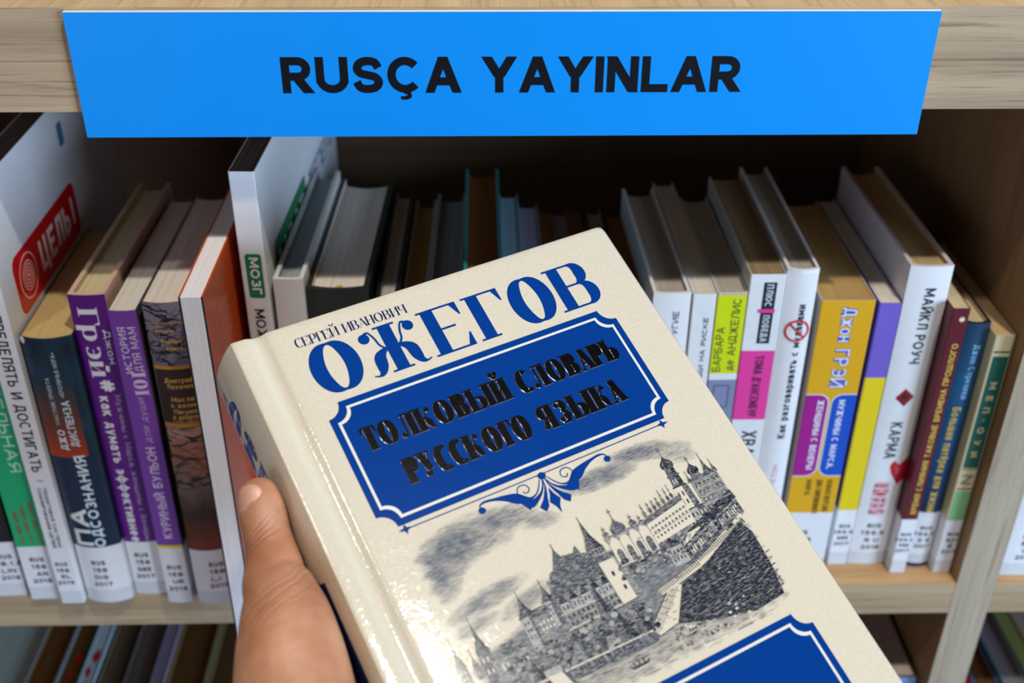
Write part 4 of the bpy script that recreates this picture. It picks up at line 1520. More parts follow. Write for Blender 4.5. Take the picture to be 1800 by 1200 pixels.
mb = MB()
polys, L_ = lettering('ОЖЕГОВ', 17, 76, .27, 'did', .12)
for v, f, k in polys:
    spine_print(mb, [(31.5 - b_, 13.5 + a) for a, b_ in v], f, 1 + .1 * k, DBLUE)
mb.build('spine_lettering', dic)
mb = MB()
polys, L_ = lettering('С.И.', 4.4, 12, .17, 'did')
for v, f, k in polys:
    spine_print(mb, [(33 - a, 11.6 - b_) for a, b_ in v], f, 1 + .1 * k, DNAVY)
mb.build('initials_lettering', dic)
mb = MB()
v, f = fill(notched(7, 43, 95, 200, 5))
spine_print(mb, v, f, 1.2, DNAVY)
mb.build('spine_panel', dic)

# ------------------------------------------------------------------ the engraved view printed on the cover (riverside town with towers)
CREAM = (217, 204, 181)


def ink_mat(name, rgb, gaps, along=420, across=3000):
    """printing ink laid in fine engraved lines"""
    m, nt, b_ = base_mat(name)
    tc = N(nt, 'ShaderNodeTexCoord')
    mp = N(nt, 'ShaderNodeMapping')
    mp.inputs['Scale'].default_value = (along, across, 1)
    mp.inputs['Rotation'].default_value = (0, 0, .12)
    no = N(nt, 'ShaderNodeTexNoise')
    no.inputs['Scale'].default_value = 1
    no.inputs['Detail'].default_value = 3
    no.inputs['Roughness'].default_value = .7
    nt.links.new(tc.outputs['Object'], mp.inputs['Vector'])
    nt.links.new(mp.outputs['Vector'], no.inputs['Vector'])
    mr = N(nt, 'ShaderNodeMapRange')
    mr.inputs['From Min'].default_value = .62 - gaps * .25
    mr.inputs['From Max'].default_value = .80 - gaps * .25
    nt.links.new(no.outputs['Fac'], mr.inputs['Value'])
    mx = N(nt, 'ShaderNodeMix', data_type='RGBA')
    nt.links.new(mr.outputs['Result'], mx.inputs['Factor'])
    mx.inputs[6].default_value = s2l(rgb) + (1,)
    mx.inputs[7].default_value = tuple(.35 * a + .65 * c for a, c in zip(s2l(rgb), s2l(CREAM))) + (1,)
    nt.links.new(mx.outputs[2], b_.inputs['Base Color'])
    b_.inputs['Roughness'].default_value = .12
    return m


T0 = ink_mat('engraving_ink_deep', (26, 36, 52), .42)
T1 = ink_mat('engraving_ink_dark', (52, 62, 80), .6)
T2 = ink_mat('engraving_ink_middle', (90, 97, 108), .75)
T3 = ink_mat('engraving_ink_pale', (142, 146, 150), .8)
T4 = mat((217, 204, 181), .12, .03)


def wash_mat():
    m, nt, b_ = base_mat('engraving_wash')
    at = N(nt, 'ShaderNodeAttribute', attribute_name='ink')
    tc = N(nt, 'ShaderNodeTexCoord')

    def ns(sx, sy, rot, det):
        mp = N(nt, 'ShaderNodeMapping')
        mp.inputs['Scale'].default_value = (sx, sy, 1)
        mp.inputs['Rotation'].default_value = (0, 0, rot)
        no = N(nt, 'ShaderNodeTexNoise')
        no.inputs['Scale'].default_value = 1
        no.inputs['Detail'].default_value = det
        no.inputs['Roughness'].default_value = .65
        nt.links.new(tc.outputs['Object'], mp.inputs['Vector'])
        nt.links.new(mp.outputs['Vector'], no.inputs['Vector'])
        return no
    hatch = ns(260, 3200, .10, 3)
    clump = ns(160, 420, .2, 4)
    a1 = N(nt, 'ShaderNodeMath', operation='MULTIPLY_ADD')
    nt.links.new(hatch.outputs['Fac'], a1.inputs[0])
    a1.inputs[1].default_value = 1.3
    a1.inputs[2].default_value = -.65
    a2 = N(nt, 'ShaderNodeMath', operation='MULTIPLY_ADD')
    nt.links.new(clump.outputs['Fac'], a2.inputs[0])
    a2.inputs[1].default_value = .8
    a2.inputs[2].default_value = -.4
    s1 = N(nt, 'ShaderNodeMath', operation='ADD')
    nt.links.new(a1.outputs[0], s1.inputs[0])
    nt.links.new(a2.outputs[0], s1.inputs[1])
    s2 = N(nt, 'ShaderNodeMath', operation='ADD')
    nt.links.new(s1.outputs[0], s2.inputs[0])
    nt.links.new(at.outputs['Fac'], s2.inputs[1])
    mr = N(nt, 'ShaderNodeMapRange')
    mr.inputs['From Min'].default_value = .12
    mr.inputs['From Max'].default_value = .86
    nt.links.new(s2.outputs[0], mr.inputs['Value'])
    # no ink at all where the plate is empty
    gate = N(nt, 'ShaderNodeMapRange')
    gate.inputs['From Min'].default_value = .04
    gate.inputs['From Max'].default_value = .22
    nt.links.new(at.outputs['Fac'], gate.inputs['Value'])
    mu = N(nt, 'ShaderNodeMath', operation='MULTIPLY')
    nt.links.new(mr.outputs['Result'], mu.inputs[0])
    nt.links.new(gate.outputs['Result'], mu.inputs[1])
    mx = N(nt, 'ShaderNodeMix', data_type='RGBA')
    nt.links.new(mu.outputs[0], mx.inputs['Factor'])
    mx.inputs[6].default_value = s2l(CREAM) + (1,)
    mx.inputs[7].default_value = s2l((88, 95, 106)) + (1,)
    nt.links.new(mx.outputs[2], b_.inputs['Base Color'])
    b_.inputs['Roughness'].default_value = .12
    return m


def blob(u, v, cx, cy, rx, ry, rot=0):
    dx, dy = u - cx, v - cy
    c, s_ = cos(rot), sin(rot)
    a, b_ = (dx * c + dy * s_) / rx, (-dx * s_ + dy * c) / ry
    return max(0., 1 - (a * a + b_ * b_))


def skyline(u):
    pts = [(24, 150), (32, 148), (45, 146), (60, 141), (75, 136), (90, 133), (110, 132), (130, 133), (154, 132)]
    for p, q in zip(pts, pts[1:]):
        if u <= q[0]:
            return p[1] + (q[1] - p[1]) * (u - p[0]) / (q[0] - p[0])
    return 132


def density(u, v):
    d = 0
    d = max(d, .82 * blob(u, v, 41, 109, 20, 9, -.25) ** .6)
    d = max(d, .72 * blob(u, v, 33, 116, 9, 12, .3) ** .5)
    d = max(d, .62 * blob(u, v, 47, 110, 22, 11, -.15) ** .5 - .5 * blob(u, v, 52, 120, 13, 6, -.2))
    d = max(d, .7 * blob(u, v, 62, 106, 18, 6, .1) ** .6)
    d = max(d, .55 * blob(u, v, 76, 112, 10, 4, .2) ** .6)
    d = max(d, .75 * blob(u, v, 106, 106, 20, 5, .02) ** .6)
    d = max(d, .75 * blob(u, v, 126, 103, 17, 4.5, .1) ** .6)
    d = max(d, .5 * blob(u, v, 140, 108, 12, 6, .3) ** .6)
    d = max(d, .66 * blob(u, v, 44, 131, 20, 4.4, -.14) ** .6)
    d = max(d, .55 * blob(u, v, 36, 138, 12, 3, -.1) ** .6)
    d = max(d, .6 * blob(u, v, 58, 137, 14, 4, -.2) ** .6)
    sk = skyline(u)
    if v > sk - 1:
        g = .75 if v < 164 else .58 - .012 * (v - 164)
        d = max(d, g * min(1, (v - sk + 1) / 3))
    # the plate fades out raggedly at its rim
    low = 1
    if v > 166:
        line = 181.5 - max(0, (u - 128)) * .12 + 1.2 * sin(u * .9)
        low = max(0, min(1, (line - v) / 6))
    right = max(0, min(1, (151.5 + 1.5 * sin(v * 1.3) - u) / 5))
    left = max(0, min(1, (u - 25.5 - max(0, v - 140) * .12 + 1.2 * sin(v)) / 5))
    return d * low * right * left


U0, U1, V0, V1, ST = 23.5, 153.5, 96.5, 181.9, .9
nu, nv = int((U1 - U0) / ST) + 1, int((V1 - V0) / ST) + 1
me = bpy.data.meshes.new('engraving')
wv_, wf_, wi_ = [], [], []
for j in range(nv):
    for i in range(nu):
        u, v = U0 + ST * i, V0 + ST * j
        wv_.append(on_cover(u, v, .5))
        wi_.append(density(u, v))
for j in range(nv - 1):
    for i in range(nu - 1):
        a = j * nu + i
        q = (a, a + 1, a + nu + 1, a + nu)
        if max(wi_[k] for k in q) > .03:
            wf_.append(q)
E_ = MB()
E_.add(wv_, wf_, wash_mat())
NW = len(wv_)
cnt = [0]


def ep(outline, tone):
    cnt[0] += 1
    v, f = fill(outline)
    ly = 1.0 + .035 * (cnt[0] % 260)
    E_.add([on_cover(a, b_, ly) for a, b_ in v], f, tone)


def eq(x0, x1, y0, y1, tone):
    ep([(x0, y0), (x1, y0), (x1, y1), (x0, y1)], tone)


def eline(pts, w, tone):
    cnt[0] += 1
    v, f = strip(pts, [w] * len(pts))
    E_.add([on_cover(a, b_, 1.0 + .035 * (cnt[0] % 260)) for a, b_ in v], f, tone)


def windows(x0, x1, y0, y1, nx, ny, tone, fx=.45, fy=.55, sk=0.):
    for i in range(nx):
        for j in range(ny):
            cx = x0 + (x1 - x0) * (i + .5) / nx
            cy = y0 + (y1 - y0) * (j + .5) / ny + sk * (cx - x0)
            w_, h_ = (x1 - x0) / nx * fx / 2, (y1 - y0) / ny * fy / 2
            eq(cx - w_, cx + w_, cy - h_, cy + h_, tone)


def spire(uc, tip, base, hw, tone, mast=2.2):
    eline([(uc, tip), (uc, tip + mast + .5)], .22, T0)
    ep([(uc, tip + mast), (uc + hw * .35, tip + mast + (base - tip - mast) * .55), (uc + hw, base), (uc - hw, base), (uc - hw * .35, tip + mast + (base - tip - mast) * .55)], tone)
    ep([(uc, tip + mast), (uc + hw * .35, tip + mast + (base - tip - mast) * .55), (uc + hw, base), (uc + hw * .2, base)], T0)


def onion(uc, tip, r, tone, cross=3.6):
    eline([(uc, tip), (uc, tip + cross + .8)], .25, T0)
    eline([(uc - .9, tip + 1.1), (uc + .9, tip + 1.1)], .22, T0)
    pr = [(0, 0), (.12, .5), (.4, .95), (.85, 1.4), (1.0, 1.9), (.92, 2.35), (.62, 2.75)]
    y0 = tip + cross
    L_ = [(uc - a * r, y0 + b_ * r * .8) for a, b_ in pr]
    R_ = [(uc + a * r, y0 + b_ * r * .8) for a, b_ in pr]
    ep(L_ + R_[::-1][:-1], tone)
    eline([(uc - .35 * r, y0 + 1.3 * r * .8), (uc - .6 * r, y0 + 1.9 * r * .8), (uc - .4 * r, y0 + 2.5 * r * .8)], .2, T3)
    return y0 + 2.75 * r * .8


rn = random.Random(11)
# left quay towers
for uc, tip, base, hw, bot in ((25.6, 138, 149, 2.0, 156), (34.8, 133.4, 147, 2.7, 158), (30.4, 144, 150, 1.2, 155)):
    spire(uc, tip, base, hw, T1)
    eq(uc - hw * .9, uc + hw * .9, base, bot, T1)
    windows(uc - hw * .8, uc + hw * .5, base + .6, bot - 2, 2, 2, T4, .3, .4)
eq(36, 50, 151, 160, T2)
eq(38.5, 49.5, 149.6, 151.4, T1)
windows(38, 49, 152.4, 157, 6, 1, T4, .35, .5)
eq(41, 46, 147.2, 150, T1)
for uc, tip, base, hw, bot in ((54.7, 132.4, 142.5, 3.0, 155), (64.4, 131.8, 140.5, 2.5, 150)):
    eq(uc - hw * 1.0, uc + hw * .9, base, bot, T3)
    eq(uc + hw * .1, uc + hw * .9, base, bot, T1)
    windows(uc - hw * .9, uc, base + .8, bot - 4, 2, 3, T0, .4, .45)
    spire(uc, tip, base, hw * 1.15, T1)
eq(56, 63, 144, 153, T2)
ep([(55.5, 144), (57.5, 141), (62.5, 141), (64, 144)], T1)
windows(57, 63, 145.5, 150, 4, 2, T4, .4, .5)
# palace with a tall broken roof
eq(67, 92, 134, 153, T2)
ep([(66, 139.5), (69.5, 132), (71.5, 131.2), (75.2, 124), (76.6, 127.6), (81.4, 128.4), (83.4, 126), (84.2, 129.6), (89, 131.5), (93, 137.5), (92, 141), (66, 141)], T1)
eline([(75.2, 122), (75.2, 126)], .3, T0)
for x in (69, 73.5, 78, 82.5, 87):
    ep([(x - 1.8, 143.5), (x, 139.4 + rn.uniform(-.6, .6)), (x + 1.8, 143.5)], T0)
    eq(x - 1.6, x + 1.6, 143.5, 147, T3)
    windows(x - 1.5, x + 1.5, 143.9, 146.6, 2, 1, T0, .4, .6)
for k in range(26):
    x = rn.uniform(67.5, 90)
    y = rn.uniform(132.5, 140.5)
    eline([(x, y), (x + rn.uniform(1, 3.6), y + rn.uniform(.2, .7))], rn.uniform(.12, .3), rn.choice((T0, T0, T3)))
windows(67.5, 91, 147.5, 152.5, 12, 2, T0, .42, .5)
eline([(66, 147.2), (92, 147.4)], .35, T4)
eline([(66, 153), (92, 152.6)], .4, T4)
ep([(79, 153), (81.5, 140.6), (84, 153)], T1)
ep([(81.3, 153), (81.5, 140.6), (84, 153)], T0)
# white round tower under a steep cone
ep([(88, 135.5), (96.8, 135), (98, 152.5), (88.8, 153)], T4)
ep([(94.4, 135.2), (96.8, 135), (98, 152.5), (95, 152.7)], T2)
for k in range(6):
    eq(87.6 + k * 1.6, 88.6 + k * 1.6, 133.4, 135.2, T1)
eq(87.4, 97.4, 135, 135.9, T1)
eline([(96.8, 135), (98, 152.5), (88.8, 153), (88, 135.5)], .3, T1)
eq(90.8, 91.9, 140.5, 142.3, T0)
eq(92.4, 93.5, 146.6, 148.4, T0)
eq(87.6, 93.4, 129.8, 133.4, T2)
windows(87.8, 93.2, 130.4, 132.8, 4, 1, T0, .45, .7)
spire(89.6, 116.6, 130.4, 3.4, T1, 1.6)
# cathedral
eq(95.6, 113, 129.6, 140.5, T4)
eq(95, 113.6, 128.4, 130, T2)
for k in range(4):
    cx = 97.9 + k * 4.3
    ep(ellipse(cx, 131.2, 2.1, 2.5, 16, 180, 366), T3)
    ep(ellipse(cx, 131.4, 1.55, 1.9, 16, 180, 366), T4)
    eline(ellipse(cx, 131.2, 2.1, 2.5, 14, 180, 366), .3, T1)
    ep(ellipse(cx, 136.0, 1.25, 2.0, 12, 180, 366) + [(cx + 1.25, 140.2), (cx - 1.25, 140.2)], T1)
    eline([(cx + 2.15, 131), (cx + 2.15, 140.4)], .35, T2)
eq(99.9, 104.1, 126.2, 130, T3)
windows(100, 104, 126.6, 129.6, 4, 1, T0, .35, .7)
onion(102, 118.6, 3.1, T1)
for uc, tip, r in ((96.4, 124.0, 1.2), (108.4, 123.6, 1.5), (111.6, 125.4, 1.0)):
    b0 = onion(uc, tip, r, T1, 1.4)
    eq(uc - r * .55, uc + r * .55, b0 - .3, 130, T2)
# long palace front
ep([(112.5, 128), (131, 124.6), (131.8, 127), (113, 130.4)], T1)
ep([(113, 130.2), (131.6, 127), (131.6, 136.5), (113, 138.6)], T4)
windows(113.6, 131.2, 131.2, 137.4, 10, 3, T1, .45, .5, -.15)
eline([(113, 132.6), (131.6, 129.6)], .2, T2)
eline([(113, 135), (131.6, 132.4)], .2, T2)
for k, x in enumerate((114.6, 117.4, 119.6, 121.8, 124.2, 126.6, 128.6)):
    y = 126.8 - (x - 113) * .18
    eline([(x, y - rn.uniform(3.4, 5.4)), (x, y + 1)], .25, T0)
    eline([(x - .6, y - 2.8), (x + .6, y - 2.8)], .2, T0)
    ep(ellipse(x, y - .4, .75, 1.0, 10), T1)
# tall bell tower
b0 = onion(133.8, 104.2, 2.9, T0, 3.2)
ep([(131.8, b0 - .5), (135.8, b0 - .5), (136.4, 121.5), (131.2, 121.5)], T1)
ep([(134.2, b0 - .5), (135.8, b0 - .5), (136.4, 121.5), (134.4, 121.5)], T0)
eline([(130.9, 116.8), (136.7, 116.8)], .5, T0)
eline([(130.7, 121.5), (136.9, 121.5)], .6, T0)
windows(131.8, 134.4, 117.6, 121, 2, 1, T4, .3, .6)
ep([(130.6, 121.8), (137.2, 121.8), (137.6, 131.4), (130.2, 131.4)], T4)
ep([(134.6, 121.8), (137.2, 121.8), (137.6, 131.4), (134.8, 131.4)], T1)
windows(130.8, 134.4, 123, 130, 2, 2, T0, .4, .55)
eline([(129.4, 131.5), (138.4, 131.5)], .6, T0)
eq(129.2, 139, 131.8, 139.5, T3)
eq(135.2, 139, 131.8, 139.5, T1)
windows(129.6, 135, 132.6, 138.6, 3, 2, T0, .4, .6)
windows(135.4, 138.8, 132.6, 138.6, 2, 2, T4, .3, .5)
# belfry block and its domes
eq(138.6, 151.4, 121.6, 136, T2)
eq(138.2, 151.8, 120.6, 122, T1)
windows(139.2, 151, 122.6, 135.4, 6, 4, T0, .45, .5)
windows(139.6, 150.6, 123.2, 135, 6, 4, T4, .12, .4)
for y in (125.6, 129, 132.4):
    eline([(138.6, y), (151.4, y)], .3, T3)
b0 = onion(142.4, 111.6, 2.5, T0, 2.6)
ep([(140.6, b0 - .4), (144.2, b0 - .4), (144.8, 121), (140, 121)], T1)
windows(140.6, 144, b0, 120.4, 3, 1, T3, .35, .6)
for uc, tip, base, hw in ((147.8, 112.6, 121, 1.9), (150.8, 116, 121.4, 1.2), (138.8, 117, 122, 1.1)):
    spire(uc, tip, base, hw, T1, 1.6)
# wooded slope
for k in range(240):
    x = rn.uniform(94, 150)
    y = rn.uniform(138.6, 146) - max(0, (x - 112)) * .05
    r = rn.uniform(.3, 1.1)
    ep(ellipse(x, y, r, r * rn.uniform(.5, .9), 7), rn.choice((T0, T0, T1, T1, T2, T3)))
# long barrack roof and crenellated wall on the right
ep([(120.5, 143.8), (126, 139), (151.6, 130.6), (152.4, 134.4), (128, 143.2)], T0)
ep([(121.5, 143.4), (126, 139.4), (134.5, 138.6)], T4)
ep([(121, 144), (151.8, 134.8), (152, 141), (122, 151)], T1)
for k in range(26):
    x = 122.6 + k * 1.14
    y = 145.6 - (x - 121) * .3
    ep([(x - .28, y), (x + .28, y - .1), (x + .28, y + 2.6), (x - .28, y + 2.7)], rn.choice((T4, T3, T0)))
eline([(120.8, 144.4), (152, 135)], .4, T3)
eq(114.5, 121.5, 141.6, 149, T3)
ep([(113.6, 141.8), (118, 138.4), (122.4, 141.8)], T0)
windows(115, 121, 142.4, 148, 4, 2, T0, .4, .5)
ep([(103.5, 153.6), (124, 150), (150, 140.8), (150.4, 142.6), (125, 152.6), (104, 156)], T4)
for k in range(46):
    x = 104 + k * 1.0
    y = 153.4 - (x - 104) * (.18 if x < 124 else .235)
    ep([(x, y), (x + .4, y - .1), (x + .75, y + 2.0), (x + .3, y + 2.1)], T0)
# great wall: pale brick side, dark side
ep([(113, 155.6), (128, 151.6), (147.4, 143.6), (150.2, 149), (149.6, 163), (147.6, 174.5), (134, 175.6), (118, 172), (104, 167.4)], T0)
for k in range(120):
    t = rn.random()
    x = 108 + 38 * t
    y = rn.uniform(157 - t * 9, 172)
    if x < 113 and y < 163:
        continue
    eline([(x, y), (x + rn.uniform(1.2, 4.2), y - rn.uniform(-.2, .9))], rn.uniform(.1, .28), rn.choice((T1, T2, T2, T3)))
for k in range(34):
    x = rn.uniform(140, 149.4)
    y = rn.uniform(150, 166)
    eline([(x, y), (x + rn.uniform(-.4, .6), y + rn.uniform(2, 6))], rn.uniform(.15, .4), rn.choice((T0, T1, T3)))
for k in range(6):
    eline([(146.5 + .3 * k, 158.8 + 2.6 * k), (152.4 - .5 * k, 158 + 2.6 * k)], .5, rn.choice((T1, T2)))
wl = [(93.4, 165.0), (109, 153.6), (113.4, 155.6), (104.2, 167.2), (95.2, 168.6)]
ep(wl, T4)
for k in range(8):
    t = k / 8
    a = (93.6 + 15.6 * t, 165 - 11.3 * t)
    b_ = (95.4 + 17.8 * t, 168.4 - 12.8 * t)
    eline([a, b_], .24, T1)
for k in range(1, 5):
    t = k / 5
    a = (93.4 + 1.8 * t, 165 + 3.5 * t)
    b_ = (109 + 4.4 * t - 1.5 * t, 153.7 + 2.2 * t)
    eline([a, b_], .24, T1)
eline([wl[0], wl[1]], .4, T0)
eline([wl[1], wl[2], wl[3], wl[4]], .4, T0)
# gardens and roofs along the quay
for k in range(330):
    x = rn.uniform(40, 97)
    y = rn.uniform(153.5, 165)
    r = rn.uniform(.35, 1.5)
    ep(ellipse(x, y, r, r * rn.uniform(.5, .9), 7), rn.choice((T0, T1, T1, T2, T2, T3)))
for uc, tip, base, hw in ((75.6, 151, 166, 4.6), (84.2, 150.4, 166, 4.8), (91.6, 155, 166, 3.6), (48.5, 156, 164, 2.6)):
    ep([(uc, tip), (uc + hw, base), (uc - hw, base)], T1)
    ep([(uc, tip), (uc + hw, base), (uc + hw * .1, base)], T0)
ep([(59, 166), (66, 157.4), (76, 166)], T2)
ep([(66, 157.4), (76, 166), (68, 166)], T1)
# quay wall, pier, river and boats
ep([(38, 164.2), (93.6, 165.4), (95.4, 168.6), (93, 170), (38, 168)], T1)
eline([(38, 164.4), (94, 165.6)], .6, T4)
for k in range(40):
    x = 39 + k * 1.36
    eline([(x, 165.4), (x + .2, 167.6)], .3, rn.choice((T0, T3, T0)))
ep([(51, 163.5), (56.4, 163.8), (60.4, 176), (54.4, 178.6)], T4)
ep([(56.4, 163.8), (57.4, 164), (62, 174.6), (60.4, 176)], T1)
ep([(50.6, 161.8), (57, 162), (57, 164.4), (50.6, 164)], T3)
for k in range(150):
    x = rn.uniform(34, 136)
    y = rn.uniform(169, 178.5) + (1 if x > 100 else 0)
    eline([(x, y), (x + rn.uniform(1.5, 7), y + rn.uniform(-.2, .2))], rn.uniform(.1, .3), rn.choice((T1, T2, T2, T3, T4)))
for bx, by, bl in ((83.5, 174.2, 4.4), (108, 172.6, 2.6)):
    ep([(bx - bl, by - .9), (bx - bl * .7, by + .5), (bx + bl * .7, by + .5), (bx + bl, by - 1.1), (bx + bl * .6, by - .3), (bx - bl * .6, by - .3)], T0)
    for k in range(3):
        eline([(bx - bl * .5 + k * bl * .45, by - 1.8), (bx - bl * .5 + k * bl * .45, by - .2)], .5, T0)
for k in range(130):
    x = rn.uniform(100, 134)
    y = rn.uniform(168.5, 176)
    r = rn.uniform(.2, .8)
    ep(ellipse(x, y, r, r * .7, 6), rn.choice((T0, T1, T1, T2, T3, T4)))
# fine loose strokes over the town
for k in range(420):
    x = rn.uniform(52, 150)
    y = rn.uniform(max(130, skyline(x)), 166)
    if 88 < x < 98 and y < 153:
        continue
    eline([(x, y), (x + rn.uniform(.4, 2.2), y + rn.uniform(-.3, .3))], rn.uniform(.1, .24), rn.choice((T0, T0, T1, T3, T4)))
eo = E_.build('engraving', dic)
eo['label'] = 'blue grey engraved view of a riverside town with towers'
at = eo.data.attributes.new('ink', 'FLOAT', 'POINT')
vals = wi_ + [0.0] * (len(eo.data.vertices) - NW)
at.data.foreach_set('value', vals)

# ------------------------------------------------------------------ the hand


def skin_mat():
    m, nt, b_ = base_mat('skin')
    tc = N(nt, 'ShaderNodeTexCoord')
    n1 = N(nt, 'ShaderNodeTexNoise')
    n1.inputs['Scale'].default_value = 55
    n1.inputs['Detail'].default_value = 4
    nt.links.new(tc.outputs['Object'], n1.inputs['Vector'])
    rp = N(nt, 'ShaderNodeValToRGB')
    rp.color_ramp.elements[0].position = .34
    rp.color_ramp.elements[0].color = s2l((172, 111, 76)) + (1,)
    rp.color_ramp.elements[1].position = .68
    rp.color_ramp.elements[1].color = s2l((200, 144, 108)) + (1,)
    nt.links.new(n1.outputs['Fac'], rp.inputs['Fac'])
    nt.links.new(rp.outputs['Color'], b_.inputs['Base Color'])
    b_.inputs['Roughness'].default_value = .5
    b_.inputs['Subsurface Weight'].default_value = .12
    b_.inputs['Subsurface Radius'].default_value = (.004, .0015, .0008)
    b_.inputs['Subsurface Scale'].default_value = 1
    vo = N(nt, 'ShaderNodeTexVoronoi', feature='DISTANCE_TO_EDGE')
    vo.inputs['Scale'].default_value = 900
    nt.links.new(tc.outputs['Object'], vo.inputs['Vector'])
    mp = N(nt, 'ShaderNodeMapping')
    mp.inputs['Scale'].default_value = (60, 260, 60)
    mp.inputs['Rotation'].default_value = (0, 0, .25)
    nt.links.new(tc.outputs['Object'], mp.inputs['Vector'])
    n2 = N(nt, 'ShaderNodeTexNoise')
    n2.inputs['Scale'].default_value = 1
    n2.inputs['Detail'].default_value = 3
    nt.links.new(mp.outputs['Vector'], n2.inputs['Vector'])
    ad = N(nt, 'ShaderNodeMath', operation='MULTIPLY_ADD')
    nt.links.new(vo.outputs['Distance'], ad.inputs[0])
    ad.inputs[1].default_value = .35
    nt.links.new(n2.outputs['Fac'], ad.inputs[2])
    bp = N(nt, 'ShaderNodeBump')
    bp.inputs['Strength'].default_value = .45
    bp.inputs['Distance'].default_value = .0009
    nt.links.new(ad.outputs[0], bp.inputs['Height'])
    # creases across the thumb joint and the ball of the thumb
    sx = N(nt, 'ShaderNodeSeparateXYZ')
    nt.links.new(tc.outputs['Object'], sx.inputs[0])
    n3 = N(nt, 'ShaderNodeTexNoise')
    n3.inputs['Scale'].default_value = 70
    n3.inputs['Detail'].default_value = 2
    nt.links.new(tc.outputs['Object'], n3.inputs['Vector'])
    mv = N(nt, 'ShaderNodeMath', operation='MULTIPLY_ADD')
    nt.links.new(n3.outputs['Fac'], mv.inputs[0])
    mv.inputs[1].default_value = .006
    nt.links.new(sx.outputs['Y'], mv.inputs[2])
    mw = N(nt, 'ShaderNodeMath', operation='MULTIPLY_ADD')
    nt.links.new(sx.outputs['X'], mw.inputs[0])
    mw.inputs[1].default_value = .35
    nt.links.new(mv.outputs[0], mw.inputs[2])
    mr = N(nt, 'ShaderNodeMapRange')
    mr.inputs['From Min'].default_value = .055
    mr.inputs['From Max'].default_value = .115
    nt.links.new(mw.outputs[0], mr.inputs['Value'])
    cr_ = N(nt, 'ShaderNodeValToRGB')
    els = cr_.color_ramp.elements
    els[0].color = els[1].color = (1, 1, 1, 1)
    for p, dpt in ((.235, .45), (.265, .2), (.30, .35), (.335, .3), (.62, .5), (.66, .3), (.71, .25), (.78, .5)):
        for q, c_ in ((p - .011, 1), (p, dpt), (p + .011, 1)):
            e = els.new(q)
            e.color = (c_, c_, c_, 1)
    nt.links.new(mr.outputs['Result'], cr_.inputs['Fac'])
    b2 = N(nt, 'ShaderNodeBump')
    b2.inputs['Strength'].default_value = .42
    b2.inputs['Distance'].default_value = .0012
    nt.links.new(cr_.outputs['Color'], b2.inputs['Height'])
    nt.links.new(bp.outputs['Normal'], b2.inputs['Normal'])
    nt.links.new(b2.outputs['Normal'], b_.inputs['Normal'])
    return m


SKIN = skin_mat()
hand = empty('person', BO, 'bare left hand gripping the cream dictionary by its spine, thumb pointing up', 'person')
hand.matrix_world = BM
HB = MB()


def tube(chain, n=22, step=5, flat=1.0, nrm=None):
    """chain of (u, v, w, r) in mm; closed tube with round ends, part of the hand"""
    c = catmull(chain, step)
    frames = []
    up0 = Vector((0, 0, -1))
    vs_, fs_ = [], []
    rings = []
    # rounded start and end
    def ring(p, t, r, up):
        s_ = t.cross(up)
        if s_.length < 1e-4:
            s_ = t.cross(Vector((1, 0, 0)))
        s_.normalize()
        u_ = s_.cross(t).normalized()
        return [p + (s_ * cos(2 * pi * k / n) + u_ * sin(2 * pi * k / n) * flat) * r for k in range(n)]
    pts = [Vector(q[:3]) for q in c]
    rad = [q[3] for q in c]
    t0 = (pts[1] - pts[0]).normalized()
    t1 = (pts[-1] - pts[-2]).normalized()
    for a in (80, 60, 40, 20):
        rings.append(ring(pts[0] - t0 * rad[0] * sin(radians(a)), t0, rad[0] * cos(radians(a)), up0))
    for i, p in enumerate(pts):
        t = (pts[min(i + 1, len(pts) - 1)] - pts[max(i - 1, 0)]).normalized()
        rings.append(ring(p, t, rad[i], up0))
    for a in (20, 40, 60, 80):
        rings.append(ring(pts[-1] + t1 * rad[-1] * sin(radians(a)), t1, rad[-1] * cos(radians(a)), up0))
    for r_ in rings:
        vs_ += [tuple(p * MM) for p in r_]
    m_ = len(rings)
    for i in range(m_ - 1):
        for k in range(n):
            fs_.append((i * n + k, i * n + (k + 1) % n, (i + 1) * n + (k + 1) % n, (i + 1) * n + k))
    fs_.append(tuple(range(n))[::-1])
    fs_.append(tuple((m_ - 1) * n + k for k in range(n)))
    HB.add(vs_, fs_, SKIN, True)


THUMB = [(-11.7, 60.5, 7.6, 7.2), (-12.2, 63.5, 8.2, 8.2), (-13.1, 68, 9.8, 8.7), (-13.8, 72.5, 11, 8.6), (-14.5, 77, 11.8, 8.8), (-15.3, 82, 12, 9.7), (-16.3, 86.4, 12, 10.5), (-18.1, 92, 11.4, 11.8), (-18.4, 98, 9.6, 13.4), (-20.6, 108, 6.8, 16.2), (-23.8, 120, 6.5, 18.8), (-27.0, 132, 9, 20.6)]
tube(THUMB)
tube([(-28, 124, 24, 17), (-31, 138, 34, 20), (-36, 152, 44, 22), (-44, 178, 56, 24)])
tube([(-24, 110, 50, 12), (-27, 122, 49, 15), (-31, 136, 48, 18), (-38, 158, 52, 20)])
tube([(-36, 150, 40, 23), (-44, 180, 58, 25), (-54, 220, 82, 27), (-66, 270, 112, 30), (-80, 340, 152, 34), (-90, 400, 186, 37), (-94, 440, 206, 36)])
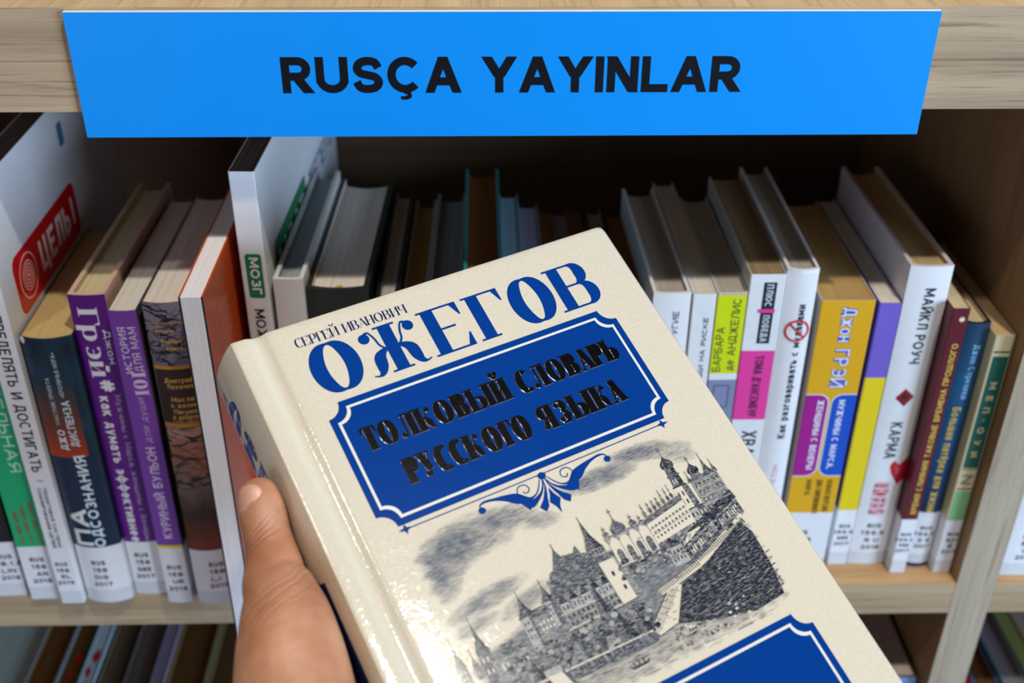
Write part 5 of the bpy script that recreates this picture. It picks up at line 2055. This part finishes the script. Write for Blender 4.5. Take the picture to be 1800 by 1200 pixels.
for v0, ln, r in ((82, .94, 7.6), (101, 1.06, 8.0), (120, 1.0, 7.8), (138, .82, 7.0)):
    tube([(-17, v0 + 8, 52, r + 1.2), (-11, v0 + 3, 60.5, r + .8), (4 * ln, v0 - 2, 60.8, r + .4), (24 * ln, v0 - 6, 60.4 + (r - 7.6), r), (42 * ln, v0 - 9, 59.2 + (r - 7.6), r - .5), (58 * ln, v0 - 11, 58.4 + (r - 7.6), r - 1.1)])
ho = HB.build('hand', hand)
rm = ho.modifiers.new('remesh', 'REMESH')
rm.mode = 'VOXEL'
rm.voxel_size = .0013
rm.use_smooth_shade = True
sm = ho.modifiers.new('smooth', 'SMOOTH')
sm.factor = .5
sm.iterations = 9

# thumbnail: a curved plate seated on the outer side of the thumb tip
NAIL = mat((212, 158, 132), .38, .05)
NB = MB()
ax = (Vector(THUMB[2][:3]) - Vector(THUMB[0][:3])).normalized()
nd = Vector((-.72, -.10, -.69))
nd = (nd - ax * nd.dot(ax)).normalized()
sd = ax.cross(nd).normalized()
cc = catmull(THUMB, 8)
nn, mm_ = 14, 14
grid = []
for j in range(mm_ + 1):
    s_ = -4.4 + 13.6 * j / mm_
    base = Vector(THUMB[0][:3]) + ax * s_
    rr = 7.0 + .9 * min(1, max(0, (s_ + 2.6) / 7))
    t = j / mm_
    half = 52 * (1 - max(0, (t - .72) / .28) ** 2 * .55) * (1 - max(0, (.22 - t) / .22) ** 2 * .5)
    for i in range(nn + 1):
        a = radians(half * (2 * i / nn - 1))
        e = abs(2 * i / nn - 1)
        lift = .42 - .5 * e ** 4 - (.5 * max(0, (t - .85) / .15))
        tip = -1.1 * max(0, (.25 - t) / .25) ** 2
        grid.append(base + (nd * cos(a) + sd * sin(a)) * (rr + lift + tip))
vv_ = [tuple(p * MM) for p in grid]
ff_ = [(j * (nn + 1) + i, j * (nn + 1) + i + 1, (j + 1) * (nn + 1) + i + 1, (j + 1) * (nn + 1) + i) for j in range(mm_) for i in range(nn)]
NB.add(vv_, ff_, NAIL, True)
no_ = NB.build('thumbnail', hand)
sl = no_.modifiers.new('solidify', 'SOLIDIFY')
sl.thickness = .0006
sl.offset = -1
no_['label'] = 'pale pink thumbnail'
